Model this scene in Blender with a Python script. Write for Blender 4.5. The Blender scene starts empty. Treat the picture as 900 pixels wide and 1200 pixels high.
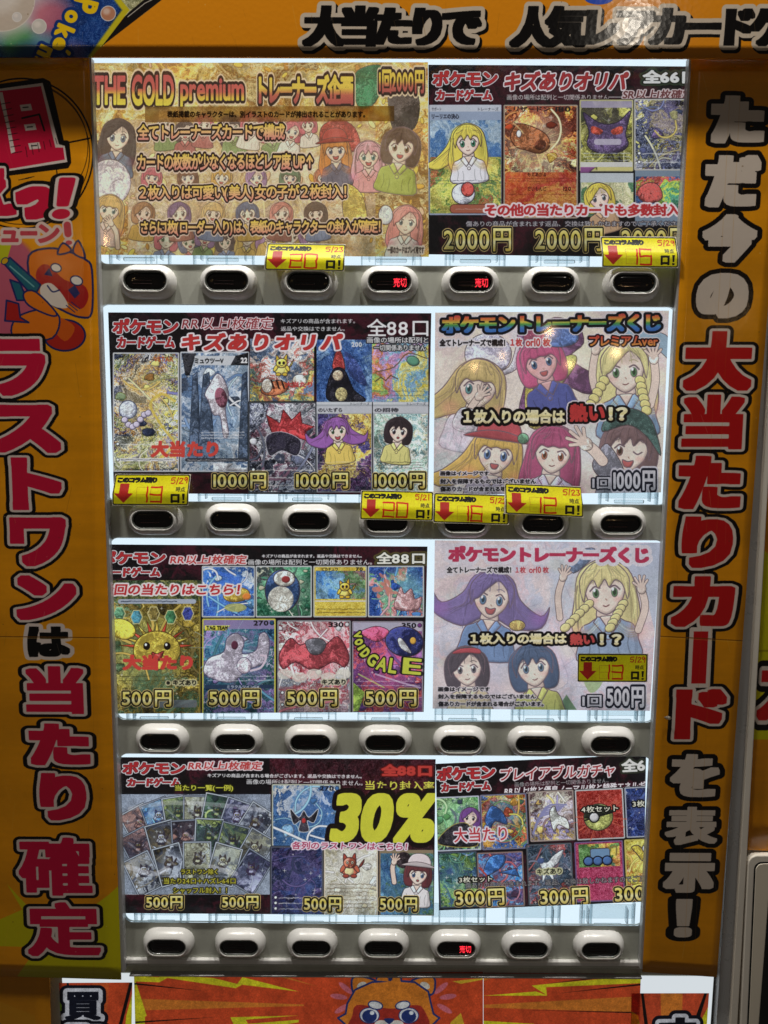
import bpy, bmesh, math, random
import numpy as np
from mathutils import Vector, Matrix

# ------------------------------------------------------------------ camera, world, lamps, exposure
scene = bpy.context.scene
coll = scene.collection
R = math.radians
THETA, ROLL, FPX = R(7.65), R(0.3), 900.0
CAM = Vector((0.0, -0.7797, 1.3047))
fwd = Vector((0, math.cos(THETA), -math.sin(THETA)))
rgt0 = Vector((1, 0, 0))
up0 = rgt0.cross(fwd)
rgt = (rgt0 * math.cos(ROLL) + up0 * math.sin(ROLL))
up = (up0 * math.cos(ROLL) - rgt0 * math.sin(ROLL))
cam_d = bpy.data.cameras.new("camera")
cam = bpy.data.objects.new("camera", cam_d)
coll.objects.link(cam)
M = Matrix((rgt, up, -fwd)).transposed().to_4x4()
M.translation = CAM
cam.matrix_world = M
cam_d.sensor_fit = 'HORIZONTAL'
cam_d.sensor_width = 36
cam_d.lens = 36 * FPX / 900.0
cam_d.clip_start, cam_d.clip_end = 0.02, 60
scene.camera = cam

world = bpy.data.worlds.new("World")
scene.world = world
world.use_nodes = True
bgn = world.node_tree.nodes["Background"]
bgn.inputs[0].default_value = (1.0, 0.9, 0.8, 1)
bgn.inputs[1].default_value = 0.04
scene.view_settings.view_transform = 'Standard'
scene.view_settings.look = 'None'
scene.view_settings.exposure = 0.0
scene.view_settings.gamma = 1.0
scene.cycles.max_bounces = 8
scene.cycles.transparent_max_bounces = 12
scene.cycles.sample_clamp_indirect = 6


def ray(px, py):
    return (rgt * ((px - 450) / FPX) + up * ((600 - py) / FPX) + fwd)


def at(px, py, y=0.0):
    """point of the plane y = const seen at a photo pixel (900 x 1200 frame)"""
    d = ray(px, py)
    t = (y - CAM.y) / d.y
    return CAM + d * t


def mirror_lamp(px, py, y, dist):
    """where a lamp hangs whose reflection in an upright sheet shows at this pixel"""
    p = at(px, py, y)
    d = ray(px, py)
    d = Vector((d.x, -d.y, d.z)).normalized()
    return p + d * dist


def lamp(name, loc, power, radius, col):
    l = bpy.data.lights.new(name, 'POINT')
    l.energy, l.shadow_soft_size, l.color = power, radius, col
    o = bpy.data.objects.new(name, l)
    o.location = loc
    coll.objects.link(o)
    return o


lamp("ceiling_lamp", mirror_lamp(735, 27, -0.024, 2.3), 3.0, 0.024, (1.0, 0.9, 0.76))
lamp("ceiling_lamp", Vector((-0.55, -0.26, 2.72)), 54, 0.05, (1.0, 0.955, 0.88))
lamp("ceiling_lamp", Vector((0.05, -0.24, 2.78)), 46, 0.05, (1.0, 0.96, 0.90))
lamp("ceiling_lamp", Vector((0.60, -0.26, 2.75)), 38, 0.05, (1.0, 0.955, 0.88))
for (px_, py_, yy_, pw_, dd_) in ((644, 389, -0.002, 4, 9.0), (589, 417, -0.002, 1.6, 9.5), (556, 430, -0.002, 2.4, 10.0),
                                  (722, 413, -0.002, 4, 9.0), (668, 427, -0.002, 3, 9.6), (843, 384, -0.011, 2.5, 9.0),
                                  (66, 305, -0.011, 3, 8.5), (119, 281, -0.002, 4, 8.0)):
    lamp("shop_lamp", mirror_lamp(px_, py_, yy_, dd_), pw_, 0.045, (1.0, 0.62, 0.28))

# ------------------------------------------------------------------ lettering: signed distance per glyph
_fc = bpy.data.curves.new("glyph_reader", 'FONT')
_fo = bpy.data.objects.new("glyph_reader", _fc)
coll.objects.link(_fo)
RES, PAD = 64, 0.27
GL = {}


def glyph(ch):
    if ch in GL:
        return GL[ch]
    _fc.body = ch
    dg = bpy.context.evaluated_depsgraph_get()
    cu = _fo.evaluated_get(dg).to_curve(dg)
    segs = []
    for sp in cu.splines:
        bp = sp.bezier_points
        n = len(bp)
        pts = []
        for i in range(n):
            a, b = bp[i], bp[(i + 1) % n]
            p0, p1, p2, p3 = (np.array(v[:2]) for v in (a.co, a.handle_right, b.handle_left, b.co))
            chord = p3 - p0
            L = np.hypot(*chord) + 1e-9
            dev = max(abs(np.cross(chord, p1 - p0)), abs(np.cross(chord, p2 - p0))) / L if L > 1e-6 else 1
            ts = [0.0] if dev < 0.002 else [0, .25, .5, .75]
            for t in ts:
                q = (1 - t) ** 3 * p0 + 3 * (1 - t) ** 2 * t * p1 + 3 * (1 - t) * t * t * p2 + t ** 3 * p3
                pts.append(q)
        pts = np.array(pts)
        if len(pts) > 2:
            segs.append(np.hstack([pts, np.roll(pts, -1, 0)]))
    _fo.to_curve_clear() if hasattr(_fo, 'to_curve_clear') else None
    if not segs:
        GL[ch] = None
        return None
    S = np.vstack(segs).astype(np.float32)
    x0, y0 = S[:, 0].min(), S[:, 1].min()
    x1, y1 = S[:, 0].max(), S[:, 1].max()
    gx = np.arange(x0 - PAD, x1 + PAD, 1 / RES, dtype=np.float32)
    gy = np.arange(y0 - PAD, y1 + PAD, 1 / RES, dtype=np.float32)
    X, Y = np.meshgrid(gx, gy)
    P, Q = X.ravel()[:, None], Y.ravel()[:, None]
    ax, ay, bx, by = S[:, 0], S[:, 1], S[:, 2], S[:, 3]
    ex, ey = bx - ax, by - ay
    wx, wy = P - ax, Q - ay
    t = np.clip((wx * ex + wy * ey) / (ex * ex + ey * ey + 1e-12), 0, 1)
    d2 = (wx - t * ex) ** 2 + (wy - t * ey) ** 2
    d = np.sqrt(d2.min(1))
    cr = ex * wy - ey * wx
    w = ((ay <= Q) & (by > Q) & (cr > 0)).sum(1) - ((ay > Q) & (by <= Q) & (cr < 0)).sum(1)
    d = np.where(w != 0, -d, d).reshape(X.shape).astype(np.float32)
    GL[ch] = (d, gx[0], gy[0], x0, y0, x1, y1)
    return GL[ch]


def layout(s, tight=1.0):
    """pen positions and ink box of a line, in em"""
    pen, out = 0.0, []
    for ch in s:
        if ch == ' ':
            pen += 0.35
            continue
        g = glyph(ch)
        if g is None:
            continue
        if ord(ch) > 0x2000:
            out.append((g, pen, ch))
            pen += tight
        else:
            out.append((g, pen - g[3], ch))
            pen += (g[5] - g[3]) + (0.13 if ch.isdigit() else 0.1)
    bx0 = min(p + g[3] for g, p, c in out)
    bx1 = max(p + g[5] for g, p, c in out)
    by0 = min(g[4] for g, p, c in out)
    by1 = max(g[6] for g, p, c in out)
    return out, (bx0, by0, bx1, by1)


# ------------------------------------------------------------------ tileable noise
_rng = np.random.default_rng(7)


def _tile(beta, n=512):
    f = np.fft.fftfreq(n)
    fr = np.hypot(*np.meshgrid(f, f))
    fr[0, 0] = 1
    sp = np.fft.fft2(_rng.standard_normal((n, n))) / fr ** beta
    sp[0, 0] = 0
    a = np.real(np.fft.ifft2(sp))
    a = (a - a.mean()) / a.std()
    return a.astype(np.float32)


TILES = [_tile(1.7), _tile(1.7), _tile(1.15), _tile(0.6), _tile(1.4)]


def tn(k, x, y):
    t = TILES[k]
    n = t.shape[0]
    xi = np.floor(x).astype(np.int64)
    yi = np.floor(y).astype(np.int64)
    fx, fy = (x - xi).astype(np.float32), (y - yi).astype(np.float32)
    a = t[yi % n, xi % n] * (1 - fx) + t[yi % n, (xi + 1) % n] * fx
    b = t[(yi + 1) % n, xi % n] * (1 - fx) + t[(yi + 1) % n, (xi + 1) % n] * fx
    return a * (1 - fy) + b * fy


def col(c):
    return np.array(c[:3], dtype=np.float32) / 255.0


# ------------------------------------------------------------------ flat print: a canvas drawn in photo-pixel units of one upright sheet
class Canvas:
    def __init__(self, corners, y, k=2.0, bg=(255, 255, 255)):
        pts = [at(px, py, y) for px, py in corners]
        self.pts, self.y = pts, y
        self.X0, self.X1 = min(p.x for p in pts), max(p.x for p in pts)
        self.Z0, self.Z1 = min(p.z for p in pts), max(p.z for p in pts)
        cx = sum(c[0] for c in corners) / len(corners)
        cy = sum(c[1] for c in corners) / len(corners)
        mpp = (at(cx + 1, cy, y) - at(cx, cy, y)).length
        self.w = max(8, int((self.X1 - self.X0) / mpp * k))
        self.h = max(8, int((self.Z1 - self.Z0) / mpp * k))
        X, Z = np.meshgrid(self.X0 + (np.arange(self.w) + .5) / self.w * (self.X1 - self.X0),
                           self.Z1 - (np.arange(self.h) + .5) / self.h * (self.Z1 - self.Z0))
        dx, dy, dz = X - CAM.x, self.y - CAM.y, Z - CAM.z
        zc = dx * fwd.x + dy * fwd.y + dz * fwd.z
        self.PX = (450 + FPX * (dx * rgt.x + dy * rgt.y + dz * rgt.z) / zc).astype(np.float32)
        self.PY = (600 - FPX * (dx * up.x + dy * up.y + dz * up.z) / zc).astype(np.float32)
        self.k = k
        self.vol, self.tex, self.clip = 0.0, 0.0, None
        self.A = np.empty((self.h, self.w, 3), np.float32)
        self.A[:] = col(bg)
        self._mm()

    def _mm(self):
        self.cmin, self.cmax = self.PX.min(0), self.PX.max(0)
        self.rmin, self.rmax = self.PY.min(1), self.PY.max(1)

    def turn(self, deg, px, py):
        """print laid out on a sheet that hangs rotated about (px, py)"""
        a = R(deg)
        dx, dy = self.PX - px, self.PY - py
        self.PX = px + dx * math.cos(a) - dy * math.sin(a)
        self.PY = py + dx * math.sin(a) + dy * math.cos(a)
        self.tf = (a, px, py)
        self._mm()

    def loc(self, x, y):
        a, px, py = self.tf
        dx, dy = x - px, y - py
        return px + dx * math.cos(a) - dy * math.sin(a), py + dx * math.sin(a) + dy * math.cos(a)

    def win(self, x0, y0, x1, y1):
        c = np.nonzero((self.cmax >= x0) & (self.cmin <= x1))[0]
        r = np.nonzero((self.rmax >= y0) & (self.rmin <= y1))[0]
        if len(c) == 0 or len(r) == 0:
            return None
        return slice(r[0], r[-1] + 1), slice(c[0], c[-1] + 1)

    def put(self, w, cov, c, a=1.0):
        cov = np.clip(cov, 0, 1) * a
        if self.clip is not None:
            x0, y0, x1, y1 = self.clip
            cov = cov * ((self.PX[w] > x0) & (self.PX[w] < x1) & (self.PY[w] > y0) & (self.PY[w] < y1))
        cov = cov[..., None]
        if isinstance(c, np.ndarray) and c.ndim == 3:
            cc = c
        else:
            cc = col(c)
        self.A[w] = self.A[w] * (1 - cov) + cc * cov

    def aa(self, d):
        return 0.5 - d * self.k

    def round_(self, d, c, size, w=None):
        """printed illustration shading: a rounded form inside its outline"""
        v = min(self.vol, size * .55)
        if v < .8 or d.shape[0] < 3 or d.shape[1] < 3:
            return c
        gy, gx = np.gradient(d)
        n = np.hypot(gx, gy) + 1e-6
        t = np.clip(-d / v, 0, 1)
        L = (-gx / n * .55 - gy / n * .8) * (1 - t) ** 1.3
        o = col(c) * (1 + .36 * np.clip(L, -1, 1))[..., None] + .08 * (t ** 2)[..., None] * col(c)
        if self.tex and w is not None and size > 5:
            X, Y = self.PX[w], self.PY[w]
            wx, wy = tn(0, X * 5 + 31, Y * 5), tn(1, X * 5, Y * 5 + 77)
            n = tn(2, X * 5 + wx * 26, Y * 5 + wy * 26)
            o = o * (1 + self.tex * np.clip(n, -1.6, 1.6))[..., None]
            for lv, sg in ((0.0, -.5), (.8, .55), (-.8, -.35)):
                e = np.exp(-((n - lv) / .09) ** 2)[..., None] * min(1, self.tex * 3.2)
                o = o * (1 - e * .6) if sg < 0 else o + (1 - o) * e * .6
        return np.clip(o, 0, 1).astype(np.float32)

    # -- primitives
    def box(self, x0, y0, x1, y1, c, r=0, a=1.0, out=None, ow=1.0):
        w = self.win(x0 - 3, y0 - 3, x1 + 3, y1 + 3)
        if w is None:
            return
        X, Y = self.PX[w], self.PY[w]
        qx = np.abs(X - (x0 + x1) / 2) - (x1 - x0) / 2 + r
        qy = np.abs(Y - (y0 + y1) / 2) - (y1 - y0) / 2 + r
        d = np.hypot(np.maximum(qx, 0), np.maximum(qy, 0)) + np.minimum(np.maximum(qx, qy), 0) - r
        if out is not None:
            self.put(w, self.aa(d - ow), out, a)
        if c is not None:
            self.put(w, self.aa(d), c, a)

    def ell(self, cx, cy, rx, ry, c, rot=0, out=None, ow=1.0, a=1.0, soft=0):
        m = max(rx, ry) + ow + 2 + soft * 3
        w = self.win(cx - m, cy - m, cx + m, cy + m)
        if w is None:
            return
        X, Y = self.PX[w] - cx, self.PY[w] - cy
        ca, sa = math.cos(R(rot)), math.sin(R(rot))
        X, Y = X * ca + Y * sa, -X * sa + Y * ca
        q = np.hypot(X / rx, Y / ry)
        g = np.hypot(X / rx ** 2, Y / ry ** 2) + 1e-6
        d = q * (q - 1) / g
        if out is not None:
            self.put(w, self.aa(np.abs(d) - ow / 2) if c is None else self.aa(d - ow), out, a)
        if c is not None:
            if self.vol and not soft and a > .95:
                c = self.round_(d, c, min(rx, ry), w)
            self.put(w, self.aa(d) if not soft else np.clip(0.5 - d / (2 * soft), 0, 1), c, a)

    def poly(self, pts, c, smooth=False, out=None, ow=1.0, a=1.0):
        p = np.array(pts, np.float32)
        if smooth:
            a0, a1, a2, a3 = np.roll(p, 1, 0), p, np.roll(p, -1, 0), np.roll(p, -2, 0)
            q = []
            for t in (0, .25, .5, .75):
                q.append(.5 * (2 * a1 + (a2 - a0) * t + (2 * a0 - 5 * a1 + 4 * a2 - a3) * t * t + (3 * a1 - a0 - 3 * a2 + a3) * t ** 3))
            p = np.stack(q, 1).reshape(-1, 2)
        m = ow + 2
        w = self.win(p[:, 0].min() - m, p[:, 1].min() - m, p[:, 0].max() + m, p[:, 1].max() + m)
        if w is None:
            return
        X, Y = self.PX[w], self.PY[w]
        d2 = np.full(X.shape, 1e9, np.float32)
        wn = np.zeros(X.shape, np.int32)
        for (x1, y1), (x2, y2) in zip(p, np.roll(p, -1, 0)):
            ex, ey = x2 - x1, y2 - y1
            wx, wy = X - x1, Y - y1
            t = np.clip((wx * ex + wy * ey) / (ex * ex + ey * ey + 1e-9), 0, 1)
            np.minimum(d2, (wx - t * ex) ** 2 + (wy - t * ey) ** 2, out=d2)
            cr = ex * wy - ey * wx
            if y2 > y1:
                wn += (y1 <= Y) & (y2 > Y) & (cr > 0)
            else:
                wn -= (y1 > Y) & (y2 <= Y) & (cr < 0)
        d = np.sqrt(d2)
        d = np.where(wn != 0, -d, d)
        if c is not None:
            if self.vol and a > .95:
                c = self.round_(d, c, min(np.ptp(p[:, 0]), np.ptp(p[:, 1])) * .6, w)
            self.put(w, self.aa(d), c, a)
        if out is not None:
            self.put(w, self.aa(np.abs(d) - ow / 2), out, a)

    def line(self, pts, wd, c, a=1.0, smooth=False):
        p = np.array(pts, np.float32)
        if smooth and len(p) > 2:
            e = np.vstack([2 * p[0] - p[1], p, 2 * p[-1] - p[-2]])
            q = []
            for i in range(1, len(e) - 2):
                for t in (0, .25, .5, .75):
                    a0, a1, a2, a3 = e[i - 1], e[i], e[i + 1], e[i + 2]
                    q.append(.5 * (2 * a1 + (a2 - a0) * t + (2 * a0 - 5 * a1 + 4 * a2 - a3) * t * t + (3 * a1 - a0 - 3 * a2 + a3) * t ** 3))
            q.append(p[-1])
            p = np.array(q)
        m = wd + 2
        w = self.win(p[:, 0].min() - m, p[:, 1].min() - m, p[:, 0].max() + m, p[:, 1].max() + m)
        if w is None:
            return
        X, Y = self.PX[w], self.PY[w]
        d2 = np.full(X.shape, 1e9, np.float32)
        for (x1, y1), (x2, y2) in zip(p[:-1], p[1:]):
            ex, ey = x2 - x1, y2 - y1
            wx, wy = X - x1, Y - y1
            t = np.clip((wx * ex + wy * ey) / (ex * ex + ey * ey + 1e-9), 0, 1)
            np.minimum(d2, (wx - t * ex) ** 2 + (wy - t * ey) ** 2, out=d2)
        self.put(w, self.aa(np.sqrt(d2) - wd / 2), c, a)

    def text(self, s, x0, y0, x1, y1, fill, out=(), w=0.0, slant=0.0, rot=0.0, grad=None, tight=1.0, a=1.0, shadow=None, lean=0.0, sq=None):
        """ink box of the line is fitted to (x0, y0, x1, y1); w and out are stroke widths in px"""
        g, (bx0, by0, bx1, by1) = layout(s, tight)
        ix, iy = (sq[0] + w, sq[1] + w) if sq else (w * .9, w * .9)
        x0, y0, x1, y1 = x0 + ix, y0 + iy, x1 - ix, y1 - iy
        sx = (x1 - x0) / (bx1 - bx0)
        sy = (y1 - y0) / (by1 - by0)
        cx, cy = (x0 + x1) / 2, (y0 + y1) / 2
        m = max([o[0] for o in out], default=0) + abs(w) + 3 + (max(sq) if sq else 0)
        if rot:
            rr = math.hypot(x1 - x0, y1 - y0) / 2 + m
            wn = self.win(cx - rr, cy - rr, cx + rr, cy + rr)
        else:
            ex = abs(slant) * (y1 - y0)
            ly = abs(lean) * (x1 - x0) / 2
            wn = self.win(x0 - m - ex, y0 - m - ly, x1 + m + ex, y1 + m + ly)
        if wn is None:
            return
        X, Y = self.PX[wn].astype(np.float32), self.PY[wn].astype(np.float32)
        if rot:
            ca, sa = math.cos(R(rot)), math.sin(R(rot))
            dx, dy = X - cx, Y - cy
            X, Y = cx + dx * ca + dy * sa, cy - dx * sa + dy * ca
        if lean:
            Y = Y - (X - cx) * lean
        X = X + (Y - cy) * slant
        U = (X - x0) / sx + bx0
        V = (y1 - Y) / sy + by0
        sc = math.sqrt(abs(sx * sy))
        if sx / sy < 0.7 or sx / sy > 1.4:
            sc = min(sx, sy) * 0.6 + sc * 0.4
        D = np.full(X.shape, 1e3, np.float32)
        umin, umax = U.min(0), U.max(0)
        slow = bool(rot)
        for (d, gx0, gy0, ax0, ay0, ax1, ay1), pen, ch in g:
            if slow:
                sl = (slice(None), slice(None))
            else:
                cs = np.nonzero((umax >= pen + gx0) & (umin <= pen + ax1 + PAD))[0]
                if len(cs) == 0:
                    continue
                sl = (slice(None), slice(cs[0], cs[-1] + 1))
            gu = (U[sl] - pen - gx0) * RES
            gv = (V[sl] - gy0) * RES
            hh, ww = d.shape
            ok = (gu >= 0) & (gu < ww - 1.01) & (gv >= 0) & (gv < hh - 1.01)
            iu = np.clip(gu, 0, ww - 1.01)
            iv = np.clip(gv, 0, hh - 1.01)
            i0, j0 = iu.astype(np.int32), iv.astype(np.int32)
            fu, fv = iu - i0, iv - j0
            val = (d[j0, i0] * (1 - fu) + d[j0, i0 + 1] * fu) * (1 - fv) + (d[j0 + 1, i0] * (1 - fu) + d[j0 + 1, i0 + 1] * fu) * fv
            val = np.where(ok, val, 1e3)
            D[sl] = np.minimum(D[sl], val)
        D = D * sc - w
        if sq:
            # heavy square-cut weight: strokes grow by a box, so their corners stay sharp
            for ax_, r_ in ((1, sq[0]), (0, sq[1])):
                n_ = int(r_ * self.k)
                E_ = D.copy()
                for s_ in range(1, n_ + 1):
                    if ax_:
                        E_[:, s_:] = np.minimum(E_[:, s_:], D[:, :-s_])
                        E_[:, :-s_] = np.minimum(E_[:, :-s_], D[:, s_:])
                    else:
                        E_[s_:] = np.minimum(E_[s_:], D[:-s_])
                        E_[:-s_] = np.minimum(E_[:-s_], D[s_:])
                D = E_
        if shadow is not None:
            sxp, syp, sw, sc_ = shadow
            ky, kx = int(round(syp * self.k)), int(round(sxp * self.k))
            D2 = np.full_like(D, 1e3)
            D2[ky:, kx:] = D[:D.shape[0] - ky, :D.shape[1] - kx]
            sh = self.aa(D2 - sw)
            self.put(wn, sh, sc_, a)
        for ow, oc in out:
            self.put(wn, self.aa(D - ow), oc, a)
        if grad is not None:
            t = np.clip((Y - y0) / (y1 - y0), 0, 1)
            ks = np.array([q[0] for q in grad], np.float32)
            cs_ = np.array([q[1] for q in grad], np.float32) / 255
            fc = np.stack([np.interp(t, ks, cs_[:, i]) for i in range(3)], -1).astype(np.float32)
            self.put(wn, self.aa(D), fc, a)
        elif fill is not None:
            self.put(wn, self.aa(D), fill, a)

    def art(self, x0, y0, x1, y1, pal, seed=0, f=1.0, sharp=0.7, lines=0.5, a=1.0, speck=0.1, r=0, amp=None):
        """an abstract painted field in the given colours"""
        w = self.win(x0 - 1, y0 - 1, x1 + 1, y1 + 1)
        if w is None:
            return
        X, Y = self.PX[w], self.PY[w]
        ox, oy = (seed * 97.3) % 512, (seed * 57.9) % 512
        wx, wy = tn(0, X * 2.2 * f + ox, Y * 2.2 * f + oy), tn(1, X * 2.2 * f + oy, Y * 2.2 * f + ox)
        n = tn(4, X * 1.9 * f + wx * 17 + ox, Y * 1.9 * f + wy * 17 + oy)
        n2 = tn(2, X * 2.1 * f + wx * 20 - oy, Y * 2.1 * f + wy * 20 + ox)
        t = (np.clip(n * 0.30 + 0.5, 0, 0.999)) * len(pal)
        i = np.floor(t).astype(int)
        fr = np.clip((t - i - 0.5) / max(1e-3, 1 - sharp) + 0.5, 0, 1)[..., None]
        P = np.array(pal, np.float32) / 255
        c = P[i % len(pal)] * (1 - fr) + P[(i + 1) % len(pal)] * fr
        amp = (0.03 + 0.19 * min(1, lines * 1.6)) if amp is None else amp
        c = c * (1 + amp * np.clip(n2, -2, 2))[..., None]
        edge = np.exp(-((np.abs(n2) / 0.10) ** 2))[..., None] * lines
        c = c * (1 - edge * 0.75)
        edge2 = np.exp(-((np.abs(n2 - 0.9) / 0.10) ** 2))[..., None] * lines
        c = c + (1 - c) * edge2 * 0.6
        if speck:
            c = c + (tn(3, X * 9 + ox, Y * 9 + oy)[..., None] * speck)
        c = np.clip(c, 0.01, 0.98).astype(np.float32)
        qx = np.abs(X - (x0 + x1) / 2) - (x1 - x0) / 2 + r
        qy = np.abs(Y - (y0 + y1) / 2) - (y1 - y0) / 2 + r
        d = np.hypot(np.maximum(qx, 0), np.maximum(qy, 0)) + np.minimum(np.maximum(qx, qy), 0) - r
        self.put(w, self.aa(d), c, a)

    def grain(self, amt=0.03, f=3.0):
        self.A *= (1 + amt * np.clip(tn(3, self.PX * f, self.PY * f), -2.5, 2.5))[..., None]
        self.A *= (1 + amt * 0.8 * np.clip(tn(2, self.PX * 2, self.PY * 2), -2.5, 2.5))[..., None]

    def mute(self, k, c):
        self.A = self.A * (1 - k) + col(c) * k

    def image(self, name):
        im = bpy.data.images.new(name, self.w, self.h)
        buf = np.ones((self.h, self.w, 4), np.float32)
        buf[..., :3] = np.clip(self.A[::-1], 0, 1)
        im.pixels.foreach_set(buf.ravel())
        im.update()
        im.pack()
        return im


# ------------------------------------------------------------------ drawing pieces used in the prints
SKIN = (240, 214, 196)
INK = (70, 50, 55)


def girl(c, cx, cy, r, hair, eye, style='long', tilt=0.0, hat=None, cloth=(150, 160, 190), skin=SKIN, mouth='open', body=True, wink=False, flip=1):
    ca, sa = math.cos(R(tilt)), math.sin(R(tilt))
    INK = (70, 50, 55) if r < 16 else (108, 84, 96)

    def L(u, v):
        u *= flip
        return (cx + (u * ca - v * sa) * r, cy + (u * sa + v * ca) * r)

    def P(pts, colr, ow=0.05, sm=True, out=None, a=1.0):
        out = out or INK
        c.poly([L(*p) for p in pts], colr, smooth=sm, out=out, ow=max(0.5, ow * r), a=a)
    dk = tuple(int(v * 0.72) for v in hair)
    lt = tuple(min(255, int(v * 1.16 + 12)) for v in hair)
    ov, ot = c.vol, c.tex
    c.vol, c.tex = min(ov, r * .16), 0.0
    # hair behind the head
    if style == 'long':
        P([(-1.1, -.9), (0, -1.45), (1.1, -.9), (1.45, .3), (1.5, 1.6), (1.1, 2.5), (.5, 1.5), (-.5, 1.5), (-1.1, 2.5), (-1.6, 1.6), (-1.4, .3)], hair)
    elif style == 'flow':
        P([(-1.0, -.9), (0, -1.4), (1.1, -.9), (1.4, .2), (1.2, 1.5), (.4, 1.6), (-1.0, 1.5), (-2.4, 2.1), (-3.4, 1.7), (-2.6, 1.2), (-1.7, .3)], hair)
    elif style == 'flip':
        P([(-1.0, -1.0), (0, -1.4), (1.0, -1.0), (1.5, 0), (2.6, .7), (3.0, .2), (2.7, 1.3), (1.4, 1.5), (.4, 1.1), (-.4, 1.1), (-1.4, 1.6), (-2.9, 1.0), (-3.1, -.1), (-2.5, .5), (-1.5, -.1)], hair)
    else:
        P([(-1.15, -.8), (0, -1.4), (1.15, -.8), (1.4, .3), (1.15, 1.2), (.4, 1.3), (-.4, 1.3), (-1.15, 1.2), (-1.4, .3)], hair)
    if body:
        P([(-.35, .7), (.35, .7), (.4, 1.4), (-.4, 1.4)], tuple(int(v * .93) for v in skin))
        P([(-.38, 1.2), (.38, 1.2), (.8, 1.42), (1.18, 1.62), (1.36, 2.3), (1.3, 3.2), (-1.3, 3.2), (-1.36, 2.3), (-1.18, 1.62), (-.8, 1.42)], cloth)
        cd = tuple(int(v * .78) for v in cloth)
        cl2 = tuple(min(255, int(v * 1.12 + 10)) for v in cloth)
        P([(-.36, 1.18), (.36, 1.18), (.2, 1.5), (0, 1.68), (-.2, 1.5)], tuple(int(v * .95) for v in skin), ow=.04)
        P([(-.42, 1.16), (-.3, 1.2), (0, 1.72), (-.2, 1.95), (-.62, 1.4)], cl2, ow=.05, sm=False)
        P([(.42, 1.16), (.3, 1.2), (0, 1.72), (.2, 1.95), (.62, 1.4)], cl2, ow=.05, sm=False)
        for u, v0, v1 in ((-.95, 2.0, 3.0), (.95, 2.0, 3.0), (-.5, 2.3, 3.1), (.45, 2.2, 3.0)):
            c.line([L(u, v0), L(u * .9, (v0 + v1) / 2), L(u * 1.02, v1)], .05 * r, cd, smooth=True)
        c.line([L(1.1, 1.75), L(1.24, 2.4), L(1.2, 3.1)], .16 * r, cd, smooth=True, a=.5)
        c.ell(*L(0, 2.1), .1 * r, .1 * r, cl2, out=INK, ow=.04 * r)
    c.ell(*L(-.9, -.4), .4 * r, .8 * r, lt, rot=tilt + 20, a=.35, soft=.22 * r)
    c.ell(*L(1.0, .5), .3 * r, .8 * r, dk, rot=tilt, a=.35, soft=.2 * r)
    # face
    P([(-.86, -.5), (0, -1.0), (.86, -.5), (.84, .25), (.5, .78), (0, 1.08), (-.5, .78), (-.84, .25)], skin)
    for s in (-1, 1):
        c.ell(*L(s * .55, .42), .2 * r, .12 * r, (240, 150, 140), rot=tilt, a=.35, soft=.08 * r)
    c.ell(*L(0, -.5), .8 * r, .22 * r, tuple(int(v * .82) for v in skin), rot=tilt, a=.6, soft=.12 * r)
    vg_ = random.Random(int(cx * 3 + cy * 5))
    es, eh, mo = vg_.uniform(.85, 1.12), vg_.uniform(-.04, .1), vg_.randint(0, 2)
    # eyes
    for s in (-1, 1):
        if wink and s == 1:
            c.line([L(.22, .12), L(.42, .22), L(.62, .1)], .07 * r, INK, smooth=True)
            continue
        ex, ey = s * .42, .08 + eh
        c.ell(*L(ex, ey), .19 * r * es, .26 * r * es, (245, 245, 248), rot=tilt)
        c.ell(*L(ex, ey + .02), .145 * r * es, .225 * r * es, eye, rot=tilt, out=INK, ow=.03 * r)
        c.ell(*L(ex, ey), .08 * r, .15 * r, tuple(int(v * .35) for v in eye), rot=tilt)
        c.ell(*L(ex - .06, ey - .12), .06 * r, .08 * r, (255, 255, 255), rot=tilt)
        c.line([L(ex - s * .19, ey - .25 * es), L(ex + s * .04, ey - .33 * es), L(ex + s * .25, ey - .1)], .075 * r, INK, smooth=True)
    for s in (-1, 1):
        c.line([L(s * .24, -.40), L(s * .44, -.44), L(s * .64, -.34)], .04 * r, dk, smooth=True, a=.8)
    c.line([L(0, .38), L(.05, .44)], .05 * r, (190, 140, 120))
    if mouth == 'open':
        P(([(-.2, .58), (0, .56), (.22, .58), (.12, .8), (-.1, .8)], [(-.26, .54), (0, .6), (.26, .54), (.16, .84), (-.14, .84)], [(-.1, .62), (.02, .58), (.14, .62), (.1, .76), (-.06, .76)])[mo], (190, 80, 80), ow=.05)
    else:
        c.line([L(-.12, .68), L(0, .72), L(.14, .66)], .05 * r, (120, 60, 60), smooth=True)
    rg = random.Random(int(cx * 7 + cy))
    # fringe
    fr = ([(.82, -.2), (.5, -.45), (.2, -.15), (.02, -.5), (-.3, -.12), (-.5, -.5), (-.82, -.1)],
          [(.86, -.1), (.7, -.5), (.3, -.85), (-.05, -.6), (-.35, -.3), (-.62, .05), (-.86, .2)],
          [(.84, -.05), (.62, -.28), (.3, -.24), (0, -.3), (-.3, -.22), (-.62, -.3), (-.84, 0)])[int(cx + cy) % 3]
    P([(-1.0, .45), (-1.12, -.5), (-.6, -1.18), (0, -1.34), (.6, -1.18), (1.12, -.5), (1.0, .45)] + fr, hair)
    for u in (-.8, -.45, -.1, .3, .7):
        c.line([L(u * .6, -1.2), L(u, -.75), L(u * 1.15, -.3)], .04 * r, dk, smooth=True, a=.7)
    c.line([L(-.75, -.85), L(-.3, -1.02), L(.2, -1.02)], .09 * r, lt, smooth=True, a=.7)
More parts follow.
